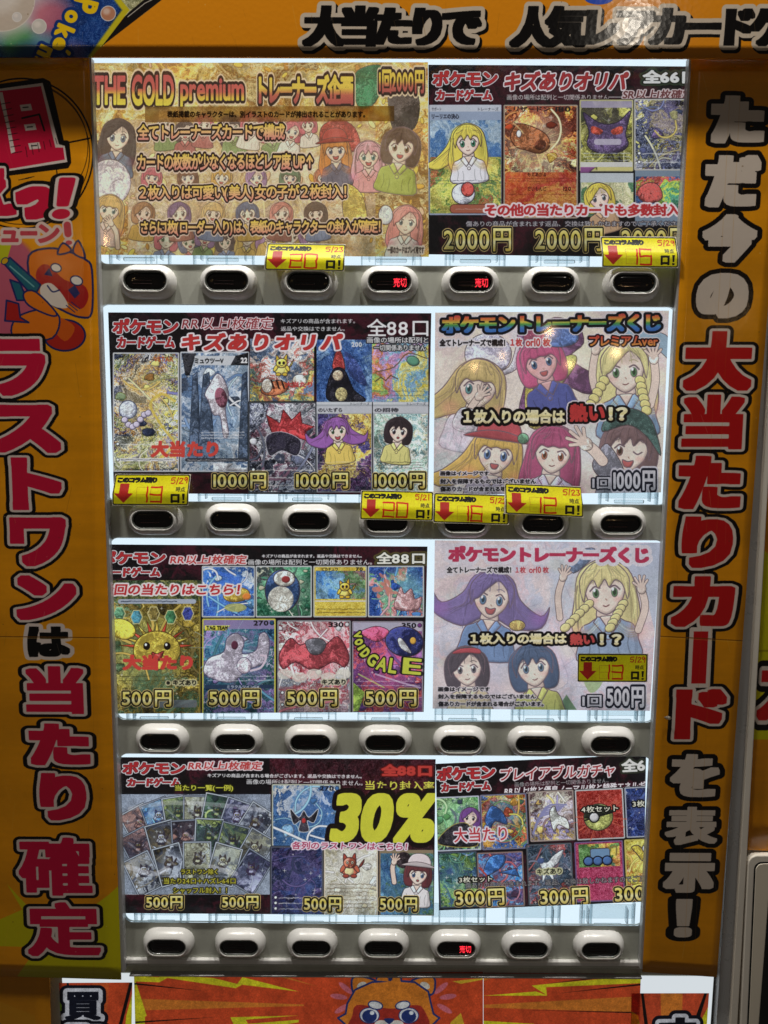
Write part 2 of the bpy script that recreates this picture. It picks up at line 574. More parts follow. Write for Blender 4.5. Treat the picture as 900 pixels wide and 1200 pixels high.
    if style in ('long', 'flow', 'flip'):
        for u in (-1.25, 1.2):
            c.line([L(u * .95, .1), L(u, .9), L(u * 1.05, 1.7)], .05 * r, dk, smooth=True, a=.6)
            c.line([L(u * 1.08, .0), L(u * 1.12, .7), L(u * .98, 1.3)], .06 * r, lt, smooth=True, a=.6)
    for i in range(22):
        u = rg.uniform(-1.15, 1.15)
        k0 = rg.uniform(-1.25, -.9)
        e = (u * 1.12, rg.uniform(-.75, -.5) if abs(u) < .85 else rg.uniform(.1, 1.2))
        c.line([L(u * .45, k0 * (1 - .12 * u * u)), L(u * .95, -.7), L(*e)], .028 * r + .15, rg.choice((dk, dk, lt, INK)), smooth=True, a=rg.uniform(.3, .6))
    if style != 'bob':
        for i in range(14):
            sd = rg.choice((-1, 1))
            u = sd * rg.uniform(1.0, 1.35)
            if style == 'flip':
                e = (sd * rg.uniform(1.8, 2.7), rg.uniform(.5, 1.1))
            elif style == 'flow' and sd < 0:
                e = (-rg.uniform(1.8, 3.0), rg.uniform(1.3, 1.9))
            else:
                e = (u * 1.02, rg.uniform(1.2, 1.9))
            c.line([L(u * .95, -.3), L(u * 1.05, .4), L(*e)], .03 * r + .15, rg.choice((dk, lt, INK)), smooth=True, a=rg.uniform(.3, .6))
    if r > 12 and style != 'bob':
        tip = (min(255, hair[0] + 46), max(0, int(hair[1] * .8)), min(255, hair[2] + 20))
        for sd in (-1, 1):
            tx_, ty_ = {'flip': (2.5, .8), 'flow': (1.2, 1.2), 'long': (1.3, 1.9)}[style]
            c.ell(*L(sd * tx_, ty_), .42 * r, .36 * r, tip, a=.4, soft=.2 * r)
            for i in range(5):
                c.line([L(sd * (tx_ - .9), ty_ - .6 + i * .12), L(sd * (tx_ - .4), ty_ - .15 + i * .1), L(sd * tx_, ty_ - .1 + i * .08)], .03 * r, rg.choice((lt, dk)), smooth=True, a=.6)
    if hat:
        P([(-1.0, -.85), (-.8, -1.75), (.1, -2.0), (.9, -1.7), (1.05, -.85)], hat)
        P([(-1.75, -.7), (-.6, -1.1), (.6, -1.1), (1.75, -.7), (.7, -.68), (-.7, -.68)], tuple(int(v * .85) for v in hat))
    c.vol, c.tex = ov, ot


def arm(c, pts, wd, skin=SKIN, fingers=4):
    c.line(pts, wd + 1.2, INK, smooth=True)
    c.line(pts, wd, skin, smooth=True)
    (ax, ay), (bx, by) = pts[-2], pts[-1]
    ang = math.atan2(by - ay, bx - ax)
    for col_, ext in ((INK, 1.1), (skin, 0.0)):
        c.ell(bx, by, wd * .75 + ext * .5, wd * .62 + ext * .5, col_, rot=math.degrees(ang))
        for i in range(fingers + 1):
            t = ang + (i - fingers / 2) * .38
            ln = wd * (1.9 if 0 < i < fingers else 1.5)
            c.line([(bx, by), (bx + math.cos(t) * ln, by + math.sin(t) * ln)], wd * .3 + ext, col_)


def smallprint(c, x0, y0, x1, y1, n, colr, seed, wd=.7, a=.7):
    """unreadably small rules lines: short strokes"""
    rg = random.Random(seed)
    for i in range(n):
        y = y0 + (y1 - y0) * (i + .5) / n
        x = x0
        while x < x1 - 1:
            l = rg.uniform(1, 4)
            c.line([(x, y + rg.uniform(-.5, .5)), (min(x + l, x1), y + rg.uniform(-.5, .5))], wd, colr, a=a * rg.uniform(.5, 1))
            x += l + rg.uniform(.6, 1.4)


def card(c, x0, y0, x1, y1, pal, seed, border=(196, 198, 202), f=1.3, head=None, name=None, hp=None, rules=3, sharp=.75, rot=None, lines=.6, speck=.12):
    w, h = x1 - x0, y1 - y0
    c.box(x0, y0, x1, y1, border, r=1.6, out=(30, 28, 30), ow=.8)
    c.art(x0 + 1.6, y0 + 1.6, x1 - 1.6, y1 - 1.6, pal, seed, f=f, sharp=sharp, lines=lines, speck=speck, r=1)
    rg = random.Random(seed)
    if lines > .2:
        motifs(c, x0 + 1.8, y0 + 1.8, x1 - 1.8, y1 - 1.8, pal, seed)
    if head:
        c.box(x0 + 1.6, y0 + 1.6, x1 - 1.6, y0 + h * .09 + 2, head, r=1, a=.9)
    if name:
        c.text(name, x0 + w * .14, y0 + 2.2, x0 + w * .62, y0 + 2.2 + min(6, h * .07), (25, 22, 25), w=.25)
    if hp:
        c.text(hp, x1 - w * .3, y0 + 2.2, x1 - w * .1, y0 + 2.2 + min(6, h * .07), (25, 22, 25), w=.3)
        c.ell(x1 - w * .05, y0 + 5, 2.2, 2.2, tuple(pal[0]), out=(30, 30, 30), ow=.5)
    if rules:
        yb = y0 + h * .70
        c.box(x0 + 3, yb, x1 - 3, y1 - 3, tuple(pal[len(pal) // 2]), a=.28)
        for i in range(rules):
            yy = yb + (i + .5) * (y1 - 5 - yb) / rules
            c.ell(x0 + 6, yy, 1.6, 1.6, (235, 235, 235), out=(40, 40, 45), ow=.6)
            smallprint(c, x0 + 10, yy - 1, x1 - 5, yy + 2, 1, (235, 235, 230), seed + i, wd=1.3, a=.8)
        smallprint(c, x0 + 4, y1 - 4.5, x1 - 4, y1 - 2, 1, (30, 30, 30), seed + 9, wd=1)


def motifs(c, x0, y0, x1, y1, pal, seed, n=1.0):
    """swooshes, shaded rocks and leaves, stars of light: the busy printed scenery on a card"""
    rg = random.Random(seed * 13 + 5)
    w, h = x1 - x0, y1 - y0
    old = c.clip
    c.clip = (x0, y0, x1, y1)
    lit = [tuple(min(255, int(v * 1.25 + 30)) for v in p) for p in pal]
    drk = [tuple(int(v * .55) for v in p) for p in pal]
    c.ell(x0 + w * rg.uniform(.35, .65), y0 + h * rg.uniform(.25, .5), w * .38, h * .3, rg.choice(lit), soft=w * .14, a=.45)
    m = min(w, h) / 60
    for i in range(int(7 * n)):
        cx, cy = x0 + w * rg.random(), y0 + h * rg.random()
        rr = rg.uniform(3, 9) * m
        p = [(cx + rr * rg.uniform(.5, 1.1) * math.cos(t), cy + rr * rg.uniform(.4, .9) * math.sin(t)) for t in (0, .9, 1.8, 2.7, 3.6, 4.5, 5.4)]
        c.poly(p, rg.choice(pal), smooth=rg.random() < .5, out=rg.choice(drk), ow=.6)
    for i in range(int(8 * n)):
        ax, ay = x0 + w * rg.random(), y0 + h * rg.random()
        t = rg.uniform(0, 6.28)
        b = rg.uniform(-.9, .9)
        pts = [(ax, ay)]
        for k in range(4):
            t += b
            pts.append((pts[-1][0] + math.cos(t) * w * .16, pts[-1][1] + math.sin(t) * w * .16))
        wd = rg.uniform(.7, 2.6) * m ** .5
        c.line(pts, wd + .9, rg.choice(drk), smooth=True, a=.6)
        c.line(pts, wd, rg.choice(lit), smooth=True, a=.9)
    for i in range(int(14 * n)):
        sx, sy = x0 + w * rg.random(), y0 + h * rg.random()
        q = rg.uniform(.6, 2.4)
        c.line([(sx - q, sy), (sx + q, sy)], .5, (250, 248, 235), a=.8)
        c.line([(sx, sy - q), (sx, sy + q)], .5, (250, 248, 235), a=.8)
    c.clip = old


def rays(c, cx, cy, rad, n, colr, seed, wd=.8, a=.7, r0=.2):
    rg = random.Random(seed)
    for i in range(n):
        t = rg.uniform(0, 2 * math.pi)
        q0, q1 = rad * rg.uniform(r0, .6), rad * rg.uniform(.6, 1.1)
        c.line([(cx + math.cos(t) * q0, cy + math.sin(t) * q0), (cx + math.cos(t) * q1, cy + math.sin(t) * q1)], wd * rg.uniform(.5, 1.5), colr, a=a)


def beast(c, cx, cy, s, body, dark, belly, seed, eye=(250, 230, 90)):
    """a plain made-up creature: rounded body, ears, tail and limbs"""
    rg = random.Random(seed)
    k = lambda: rg.uniform(.85, 1.15)
    c.poly([(cx + s * .6, cy + s * .4), (cx + s * 1.2 * k(), cy), (cx + s * 1.3, cy - s * .6 * k()), (cx + s * .95, cy - s * .1), (cx + s * .5, cy + s * .7)], dark, smooth=True, out=INK, ow=.8)
    c.ell(cx, cy + s * .45, s * .7 * k(), s * .6 * k(), body, out=INK, ow=.8)
    c.ell(cx - s * .05, cy + s * .55, s * .4, s * .38, belly)
    for q in (-1, 1):
        c.poly([(cx + q * s * .15, cy - s * .5), (cx + q * s * .55 * k(), cy - s * 1.1 * k()), (cx + q * s * .55, cy - s * .2)], dark, smooth=True, out=INK, ow=.8)
        c.ell(cx + q * s * .62, cy + s * .3, s * .16, s * .38, body, rot=q * -30, out=INK, ow=.7)
        c.ell(cx + q * s * .35, cy + s * .98, s * .25, s * .15, dark, out=INK, ow=.7)
    c.ell(cx, cy - s * .22, s * .55, s * .46, body, out=INK, ow=.8)
    for q in (-1, 1):
        c.ell(cx + q * s * .22, cy - s * .24, s * .1, s * .13, eye, out=INK, ow=.5)
        c.ell(cx + q * s * .22, cy - s * .22, s * .045, s * .07, (20, 20, 25))
    c.line([(cx - s * .14, cy + s * .0), (cx, cy + s * .06), (cx + s * .14, cy)], .8, INK, smooth=True)
    c.ell(cx - s * .2, cy - s * .5, s * .2, s * .08, (255, 255, 255), rot=-25, a=.4)


def series_logo(c, ax0, ay0, ax1, ay1, bx0, by0, bx1, by1):
    for s, q in (("ポケモン", (ax0, ay0, ax1, ay1)), ("カードゲーム", (bx0, by0, bx1, by1))):
        c.text(s, *q, (196, 40, 44), w=.1, sq=(.9, .5) if s[0] == "ポ" else (.6, .35), slant=.08, tight=.96,
               out=((1.6, (228, 226, 228)), (.5, (110, 14, 20))))


GOLD = [(0, (250, 240, 150)), (.35, (232, 208, 70)), (.6, (250, 240, 170)), (1, (214, 180, 60))]


def price(c, s, x0, y0, x1, y1, **kw):
    c.text(s, x0, y0, x1, y1, None, w=.55, grad=kw.pop('grad', GOLD), tight=.95, out=((2.4, (236, 206, 120)), (1.7, (22, 16, 12))), **kw)


def darkband(c, x0, y0, x1, y1, seed=3):
    c.art(x0, y0, x1, y1, [(20, 16, 18), (26, 18, 22), (70, 22, 34), (24, 18, 20)], seed, f=.5, sharp=.1, lines=.0, speck=.02)


RED = (206, 48, 46)
PALE = (235, 226, 228)
# ------------------------------------------------------------------ materials
def new_mat(name):
    m = bpy.data.materials.new(name)
    m.use_nodes = True
    nt = m.node_tree
    return m, nt, nt.nodes["Principled BSDF"], nt.nodes["Material Output"]


def N(nt, kind, **kw):
    n = nt.nodes.new(kind)
    for k, v in kw.items():
        if k.startswith('i_'):
            n.inputs[k[2:].replace('_', ' ')].default_value = v
        else:
            setattr(n, k, v)
    return n


def mat_plain(name, c, rough=.4, metal=0.0, coat=0.0, spec=.5, grime=.12, bump=.0, scale=30, alpha=None, streak=None):
    m, nt, b, o = new_mat(name)
    tc = N(nt, 'ShaderNodeNewGeometry')
    mp = N(nt, 'ShaderNodeMapping')
    if streak:
        mp.inputs['Scale'].default_value = streak
    nz = N(nt, 'ShaderNodeTexNoise', i_Scale=scale, i_Detail=6.0)
    rp = N(nt, 'ShaderNodeMapRange')
    rp.inputs['From Min'].default_value, rp.inputs['From Max'].default_value = .3, .7
    rp.inputs['To Min'].default_value, rp.inputs['To Max'].default_value = 1 - grime, 1.0
    mx = N(nt, 'ShaderNodeVectorMath', operation='SCALE')
    mx.inputs[0].default_value = c
    nt.links.new(tc.outputs['Position'], mp.inputs[0])
    nt.links.new(mp.outputs[0], nz.inputs['Vector'])
    nt.links.new(nz.outputs['Fac'], rp.inputs['Value'])
    nt.links.new(rp.outputs[0], mx.inputs['Scale'])
    nt.links.new(mx.outputs[0], b.inputs['Base Color'])
    # handled plastic and paint: gloss broken by smears and fine scratches
    n2 = N(nt, 'ShaderNodeTexNoise', i_Scale=38.0, i_Detail=8.0, i_Roughness=.75)
    nt.links.new(tc.outputs['Position'], n2.inputs['Vector'])
    r2 = N(nt, 'ShaderNodeMapRange')
    r2.inputs['From Min'].default_value, r2.inputs['From Max'].default_value = .35, .65
    r2.inputs['To Min'].default_value, r2.inputs['To Max'].default_value = rough * .75, min(1, rough * 1.5)
    nt.links.new(n2.outputs['Fac'], r2.inputs['Value'])
    nt.links.new(r2.outputs[0], b.inputs['Roughness'])
    b.inputs['Metallic'].default_value = metal
    b.inputs['Coat Weight'].default_value = coat
    b.inputs['Specular IOR Level'].default_value = spec
    if bump:
        bp = N(nt, 'ShaderNodeBump', i_Strength=bump, i_Distance=.001)
        nt.links.new(nz.outputs['Fac'], bp.inputs['Height'])
        nt.links.new(bp.outputs[0], b.inputs['Normal'])
    return m


def mat_emit(name, c, s):
    m, nt, b, o = new_mat(name)
    nt.nodes.remove(b)
    e = N(nt, 'ShaderNodeEmission')
    e.inputs[0].default_value = (*c, 1)
    e.inputs[1].default_value = s
    nt.links.new(e.outputs[0], o.inputs[0])
    return m


def mat_clear(name, tint=(1, 1, 1), rough=.05, haze=0.0, hazec=(.8, .85, .9)):
    """thin clear plastic: mostly lets light straight through, reflects by Fresnel"""
    m, nt, b, o = new_mat(name)
    nt.nodes.remove(b)
    tr = N(nt, 'ShaderNodeBsdfTransparent')
    tr.inputs[0].default_value = (*tint, 1)
    gl = N(nt, 'ShaderNodeBsdfGlossy')
    gl.inputs['Roughness'].default_value = rough
    fr = N(nt, 'ShaderNodeFresnel', i_IOR=1.45)
    mx = N(nt, 'ShaderNodeMixShader')
    nt.links.new(fr.outputs[0], mx.inputs[0])
    nt.links.new(tr.outputs[0], mx.inputs[1])
    nt.links.new(gl.outputs[0], mx.inputs[2])
    last = mx
    if haze:
        df = N(nt, 'ShaderNodeBsdfDiffuse')
        df.inputs[0].default_value = (*hazec, 1)
        tl = N(nt, 'ShaderNodeBsdfTranslucent')
        tl.inputs[0].default_value = (*hazec, 1)
        ad = N(nt, 'ShaderNodeMixShader')
        nt.links.new(df.outputs[0], ad.inputs[1])
        nt.links.new(tl.outputs[0], ad.inputs[2])
        m2 = N(nt, 'ShaderNodeMixShader')
        m2.inputs[0].default_value = haze
        nt.links.new(mx.outputs[0], m2.inputs[1])
        nt.links.new(ad.outputs[0], m2.inputs[2])
        last = m2
    nt.links.new(last.outputs[0], o.inputs[0])
    return m


def mat_paper(name, img, through=.55, mottle=.18, gloss=0.05):
    """printed paper that lets the lamp box behind it shine through unevenly"""
    m, nt, b, o = new_mat(name)
    nt.nodes.remove(b)
    tx = N(nt, 'ShaderNodeTexImage', image=img, extension='EXTEND')
    tc = N(nt, 'ShaderNodeTexCoord')
    nz = N(nt, 'ShaderNodeTexNoise', i_Scale=620.0, i_Detail=3.0, i_Roughness=.7)
    n2 = N(nt, 'ShaderNodeTexNoise', i_Scale=24.0, i_Detail=3.0)
    nt.links.new(tc.outputs['Object'], nz.inputs['Vector'])
    nt.links.new(tc.outputs['Object'], n2.inputs['Vector'])
    ad = N(nt, 'ShaderNodeMath', operation='ADD')
    nt.links.new(nz.outputs['Fac'], ad.inputs[0])
    nt.links.new(n2.outputs['Fac'], ad.inputs[1])
    rp = N(nt, 'ShaderNodeMapRange')
    rp.inputs['From Min'].default_value, rp.inputs['From Max'].default_value = .75, 1.25
    rp.inputs['To Min'].default_value, rp.inputs['To Max'].default_value = 1 - mottle * 2, 1.0
    nt.links.new(ad.outputs[0], rp.inputs['Value'])
    sc = N(nt, 'ShaderNodeVectorMath', operation='SCALE')
    nt.links.new(tx.outputs[0], sc.inputs[0])
    nt.links.new(rp.outputs[0], sc.inputs['Scale'])
    df = N(nt, 'ShaderNodeBsdfDiffuse')
    tl = N(nt, 'ShaderNodeBsdfTranslucent')
    nt.links.new(tx.outputs[0], df.inputs[0])
    nt.links.new(sc.outputs[0], tl.inputs[0])
    mx = N(nt, 'ShaderNodeMixShader')
    mx.inputs[0].default_value = through
    nt.links.new(df.outputs[0], mx.inputs[1])
    nt.links.new(tl.outputs[0], mx.inputs[2])
    gl = N(nt, 'ShaderNodeBsdfGlossy')
    gl.inputs['Roughness'].default_value = .35
    m2 = N(nt, 'ShaderNodeMixShader')
    m2.inputs[0].default_value = gloss
    nt.links.new(mx.outputs[0], m2.inputs[1])
    nt.links.new(gl.outputs[0], m2.inputs[2])
    nt.links.new(m2.outputs[0], o.inputs[0])
    return m


def mat_vinyl(name, img, rough=.2, bump=.35, fine=900.0, wave=26.0, spec=.5, vstretch=1.0):
    """glossy laminated print with a slightly crinkled film"""
    m, nt, b, o = new_mat(name)
    tx = N(nt, 'ShaderNodeTexImage', image=img, extension='EXTEND')
    nt.links.new(tx.outputs[0], b.inputs['Base Color'])
    b.inputs['Roughness'].default_value = rough
    b.inputs['Specular IOR Level'].default_value = spec
    tc = N(nt, 'ShaderNodeTexCoord')
    mp = N(nt, 'ShaderNodeMapping')
    mp.inputs['Scale'].default_value = (1, 1, vstretch)
    nt.links.new(tc.outputs['Object'], mp.inputs[0])
    a = N(nt, 'ShaderNodeTexNoise', i_Scale=wave, i_Detail=2.0)
    f = N(nt, 'ShaderNodeTexVoronoi', i_Scale=fine)
    nt.links.new(mp.outputs[0], a.inputs['Vector'])
    nt.links.new(mp.outputs[0], f.inputs['Vector'])
    b1 = N(nt, 'ShaderNodeBump', i_Strength=bump, i_Distance=.0006)
    b2 = N(nt, 'ShaderNodeBump', i_Strength=bump * .6, i_Distance=.002)
    nt.links.new(f.outputs['Distance'], b1.inputs['Height'])
    nt.links.new(a.outputs['Fac'], b2.inputs['Height'])
    nt.links.new(b1.outputs[0], b2.inputs['Normal'])
    nt.links.new(b2.outputs[0], b.inputs['Normal'])
    return m


# ------------------------------------------------------------------ mesh helpers
def add(name, bm_or_me, mat, parent=None, smooth=False):
    if isinstance(bm_or_me, bmesh.types.BMesh):
        me = bpy.data.meshes.new(name)
        bm_or_me.to_mesh(me)
        bm_or_me.free()
    else:
        me = bm_or_me
    if mat is not None and not me.materials:
        for q in (mat if isinstance(mat, (list, tuple)) else [mat]):
            me.materials.append(q)
    if smooth:
        for p in me.polygons:
            p.use_smooth = True
    o = bpy.data.objects.new(name, me)
    coll.objects.link(o)
    if parent is not None:
        o.parent = parent
        o.matrix_parent_inverse = Matrix.Translation(-parent.location)
    return o


def empty(name, loc, label, cat, group=None):
    o = bpy.data.objects.new(name, None)
    o.empty_display_size = .05
    o.location = loc
    coll.objects.link(o)
    tag(o, label, cat, group)
    return o


def tag(o, label, cat=None, group=None):
    o['label'] = label
    if cat:
        o['category'] = cat
    if group:
        o['group'] = group
    return o


def box_bm(bm, p0, p1, bevel=0.0):
    x0, y0, z0 = p0
    x1, y1, z1 = p1
    r = bmesh.ops.create_cube(bm, size=1)
    vs = r['verts']
    for v in vs:
        v.co = Vector(((x0 + x1) / 2 + v.co.x * (x1 - x0), (y0 + y1) / 2 + v.co.y * (y1 - y0), (z0 + z1) / 2 + v.co.z * (z1 - z0)))
    if bevel:
        es = list({e for v in vs for e in v.link_edges})
        bmesh.ops.bevel(bm, geom=es, offset=bevel, segments=2, affect='EDGES', profile=.5)
    return bm


def rounded(pts, r, n=6):
    """outline (x, z) with its corners rounded"""
    out = []
    m = len(pts)
    for i in range(m):
        p, a, b = Vector(pts[i]), Vector(pts[i - 1]), Vector(pts[(i + 1) % m])
        u, v = (a - p).normalized(), (b - p).normalized()
        ang = u.angle(v)
        d = r / math.tan(ang / 2)
        s, e = p + u * d, p + v * d
        cen = p + (u + v).normalized() * (r / math.sin(ang / 2))
        a0 = math.atan2((s - cen).y, (s - cen).x)
        a1 = math.atan2((e - cen).y, (e - cen).x)
        da = (a1 - a0 + math.pi) % (2 * math.pi) - math.pi
        for k in range(n + 1):
            t = a0 + da * k / n
            out.append((cen.x + r * math.cos(t), cen.y + r * math.sin(t)))
    return out


def plate(name, outer, holes, y0, y1, mat, parent=None, bevel=0.0):
    """a plate between y0 (front) and y1 (back) with holes, from outlines in (x, z)"""
    cu = bpy.data.curves.new(name, 'CURVE')
    cu.dimensions = '2D'
    cu.fill_mode = 'BOTH'
    for lp in [outer] + list(holes):
        s = cu.splines.new('POLY')
        s.points.add(len(lp) - 1)
        for i, (x, z) in enumerate(lp):
            s.points[i].co = (x, z, 0, 1)
        s.use_cyclic_u = True
    cu.extrude = abs(y1 - y0) / 2 - bevel
    cu.bevel_depth = bevel
    cu.bevel_resolution = 1
    cu.offset = -bevel
    t = bpy.data.objects.new(name, cu)
    coll.objects.link(t)
    dg = bpy.context.evaluated_depsgraph_get()
    me = bpy.data.meshes.new_from_object(t.evaluated_get(dg))
    bpy.data.objects.remove(t)
    bpy.data.curves.remove(cu)
    me.materials.clear()
    ym = (y0 + y1) / 2
    for v in me.vertices:
        x, z, yy = v.co
        v.co = (x, ym + yy, z)
    bm = bmesh.new()
    bm.from_mesh(me)
    bmesh.ops.recalc_face_normals(bm, faces=bm.faces)
    bm.to_mesh(me)
    bm.free()
    return add(name, me, mat, parent)


def quad_m(pxs, y):
    return [(at(px, py, y).x, at(px, py, y).z) for px, py in pxs]


def sheet(name, cv, corners, mat, parent=None, bend=0.0, nx=24, ny=24, seed=0, lift=None, thick=0.0):
    """a hanging sheet through four photo corners (tl, tr, br, bl) of the canvas plane"""
    tl, tr, br, bl = [at(px, py, cv.y) for px, py in corners]
    bm = bmesh.new()
    uvl = bm.loops.layers.uv.new("UVMap")
    vs, uv = [], []
    for j in range(ny + 1):
        v = j / ny
        for i in range(nx + 1):
            u = i / nx
            p = (tl * (1 - u) + tr * u) * (1 - v) + (bl * (1 - u) + br * u) * v
            uv.append(((p.x - cv.X0) / (cv.X1 - cv.X0), (p.z - cv.Z0) / (cv.Z1 - cv.Z0)))
            off = 0
            if bend:
                q = Vector((p.x * 9 + seed * 3.1, p.z * 9, seed))
                off = bend * (math.sin(q.x * 1.3 + math.sin(q.y)) + math.sin(q.y * 1.7 + q.x * .6 + 1)) * .5
            if lift:
                off += lift(u, v)
            vs.append(bm.verts.new((p.x, p.y + off, p.z)))
    for j in range(ny):
        for i in range(nx):
            a = j * (nx + 1) + i
            f = bm.faces.new((vs[a + nx + 1], vs[a + nx + 2], vs[a + 1], vs[a]))
            for lp, k in zip(f.loops, (a + nx + 1, a + nx + 2, a + 1, a)):
                lp[uvl].uv = uv[k]
            f.smooth = True
    if thick:
        g = bmesh.ops.extrude_face_region(bm, geom=list(bm.faces))
        nv = [q for q in g['geom'] if isinstance(q, bmesh.types.BMVert)]
        for v_ in nv:
            v_.co.y += thick
        bmesh.ops.recalc_face_normals(bm, faces=bm.faces)
    return add(name, bm, mat, parent)


# ------------------------------------------------------------------ the vending machine
M_door = mat_plain("grey_painted_steel", (.66, .68, .60), rough=.26, grime=.16, scale=6, streak=(9, 1, .4), bump=.02)
M_shell = mat_plain("white_plastic", (.90, .89, .86), rough=.22, grime=.16, scale=18, bump=.03)
M_trim = mat_plain("grey_edge_trim", (.52, .52, .52), rough=.3, grime=.15, scale=14, metal=.2)
M_rim = mat_plain("smoked_rim", (.10, .11, .10), rough=.22, grime=.2, scale=60, coat=.3)
M_lens = mat_plain("black_glass_lens", (.006, .004, .004), rough=.08, grime=.3, scale=40, coat=.6)
M_slat = mat_plain("dark_red_filter", (.03, .006, .006), rough=.3, grime=.3, scale=80)
M_inner = mat_plain("white_inner_wall", (.8, .82, .84), rough=.5, grime=.05)
M_light = mat_emit("lamp_box_light", (.74, .88, .98), 1.15)
M_cover = mat_clear("clear_acrylic_cover", (.97, .98, .98), rough=.05)
M_tab = mat_clear("moulded_clear_plastic", (.93, .97, .985), rough=.1, haze=.12, hazec=(.80, .88, .94))
M_led = mat_emit("red_display_dots", (1.0, .03, .05), 2.2)
M_glint = mat_plain("clear_lip", (.62, .62, .55), rough=.12, coat=.5, grime=.1)

machine = empty("vending_machine", (0, 0, .6), "grey card vending machine with four rows of lit display windows and oval selection buttons", "vending machine")

WIN = [  # opening corners on the door plane (tl, tr, br, bl) in photo pixels
    [(103, 52), (812, 52), (801, 313), (116, 309)],
    [(117, 357), (792.5, 360), (782, 591.5), (126.5, 587)],
    [(128.5, 630.5), (778.5, 633.5), (766, 846.5), (137.5, 843)],
    [(140, 883.5), (763, 887), (754, 1084.5), (147, 1080)],
]
holes = [rounded(quad_m(w, 0), .0085) for w in WIN]
outer = quad_m([(64, 20), (850, 20), (786, 1136), (112, 1132)], 0)
plate("front_panel", outer, holes, -0.0, .003, M_door, machine, bevel=.0008)
# lower door, edge trims and body
x0, z0 = outer[3]
x1 = outer[2][0]
zt = at(450, 20).z
zb = at(450, 1135).z
bm = bmesh.new()
box_bm(bm, (outer[0][0] - .004, .1005, zb - .30), (outer[1][0] + .004, .56, zt + .02), .004)
add("cabinet_body", bm, M_shell, machine)
for wi, w in enumerate(WIN):
    q = quad_m(w, 0)
    hx0, hx1 = min(p[0] for p in q) - .014, max(p[0] for p in q) + .014
    hz0, hz1 = min(p[1] for p in q) - .012, max(p[1] for p in q) + .012
    # shallow white box behind the opening
    bm = bmesh.new()
    t = .0015
    yb = .017
    for a, b in (((hx0, .0035, hz0), (hx0 + t, yb, hz1)), ((hx1 - t, .0035, hz0), (hx1, yb, hz1)),
                 ((hx0 + t, .0035, hz0), (hx1 - t, yb, hz0 + t)), ((hx0 + t, .0035, hz1 - t), (hx1 - t, yb, hz1))):
        box_bm(bm, a, b)
    case = add("display_case", bm, M_inner, machine)
    bm = bmesh.new()
    vs = [bm.verts.new(v) for v in ((hx0, yb + .0005, hz0), (hx1, yb + .0005, hz0), (hx1, yb + .0005, hz1), (hx0, yb + .0005, hz1))]
    bm.faces.new(vs)
    add("light_diffuser", bm, M_light, case)
    # the moulded clear product holders whose feet show below the sheets
    px_l = [184, 273, 362, 452, 542, 631, 720][0]
    rg = random.Random(40 + wi)
    n = 7
    wlo = (WIN[wi][2][0] - WIN[wi][3][0]) / n
    for k in range(n):
        cxp = WIN[wi][3][0] + wlo * (k + .5)
        yl = WIN[wi][3][1] + (WIN[wi][2][1] - WIN[wi][3][1]) * (k + .5) / n
        pc = at(cxp, yl, .012)
        hw = .030
        bm = bmesh.new()
        box_bm(bm, (pc.x - hw, .007, pc.z - .001), (pc.x - hw + .0016, .0155, pc.z + .03), .0004)
        box_bm(bm, (pc.x + hw - .0016, .007, pc.z - .001), (pc.x + hw, .0155, pc.z + .03), .0004)
        box_bm(bm, (pc.x - hw * .75, .0065, pc.z + .0035), (pc.x - hw * .70, .015, pc.z + .022), .0004)
        box_bm(bm, (pc.x + hw * .70, .0065, pc.z + .0035), (pc.x + hw * .75, .015, pc.z + .022), .0004)
        box_bm(bm, (pc.x - hw, .0147, pc.z + .006), (pc.x + hw, .0153, pc.z + .0235), .0004)
        for j in range(rg.randint(2, 4)):
            xx = pc.x + rg.uniform(-hw, hw)
            box_bm(bm, (xx, .0105, pc.z), (xx + rg.uniform(.0008, .003), .0112, pc.z + rg.uniform(.012, .03)), .0002)
        # rounded foot tab
        box_bm(bm, (pc.x - .0155, .0055, pc.z + .0018), (pc.x + .0155, .009, pc.z + .0055), .0012)
        add("product_holder", bm, M_tab, case)
    plate("clear_cover", rounded(quad_m(w, -.0005), .008), [], -.0012, -.0002, M_cover, case)

# raised edge trims either side of the door and the ledge under it
for pl, pr in (((106.5, 60), (110.5, 60)), ):
    pass


def strip_between(name, ql, qr, y0, y1, mat, parent, bev=.0006):
    """upright bar whose front face is seen between two pixel edges (top, bottom)"""
    (a0, a1), (b0, b1) = ql, qr
    P = [at(*a0, y0), at(*b0, y0), at(*b1, y0), at(*a1, y0)]
    bm = bmesh.new()
    f = [bm.verts.new(p) for p in P]
    g = [bm.verts.new((p.x, y1, p.z)) for p in P]
    bm.faces.new(f)
    bm.faces.new(g[::-1])
    for i in range(4):
        bm.faces.new((f[i], g[i], g[(i + 1) % 4], f[(i + 1) % 4]))
    bmesh.ops.recalc_face_normals(bm, faces=bm.faces)
    bmesh.ops.bevel(bm, geom=list(bm.edges), offset=bev, segments=2, affect='EDGES')
    return add(name, bm, mat, parent)


strip_between("edge_trim", ((101, 66), (141, 1140)), ((106.5, 66), (146, 1140)), -.0095, -.0005, M_trim, machine)
strip_between("edge_trim", ((808, 66), (750, 1136)), ((813, 66), (755, 1136)), -.0095, -.0005, M_trim, machine)

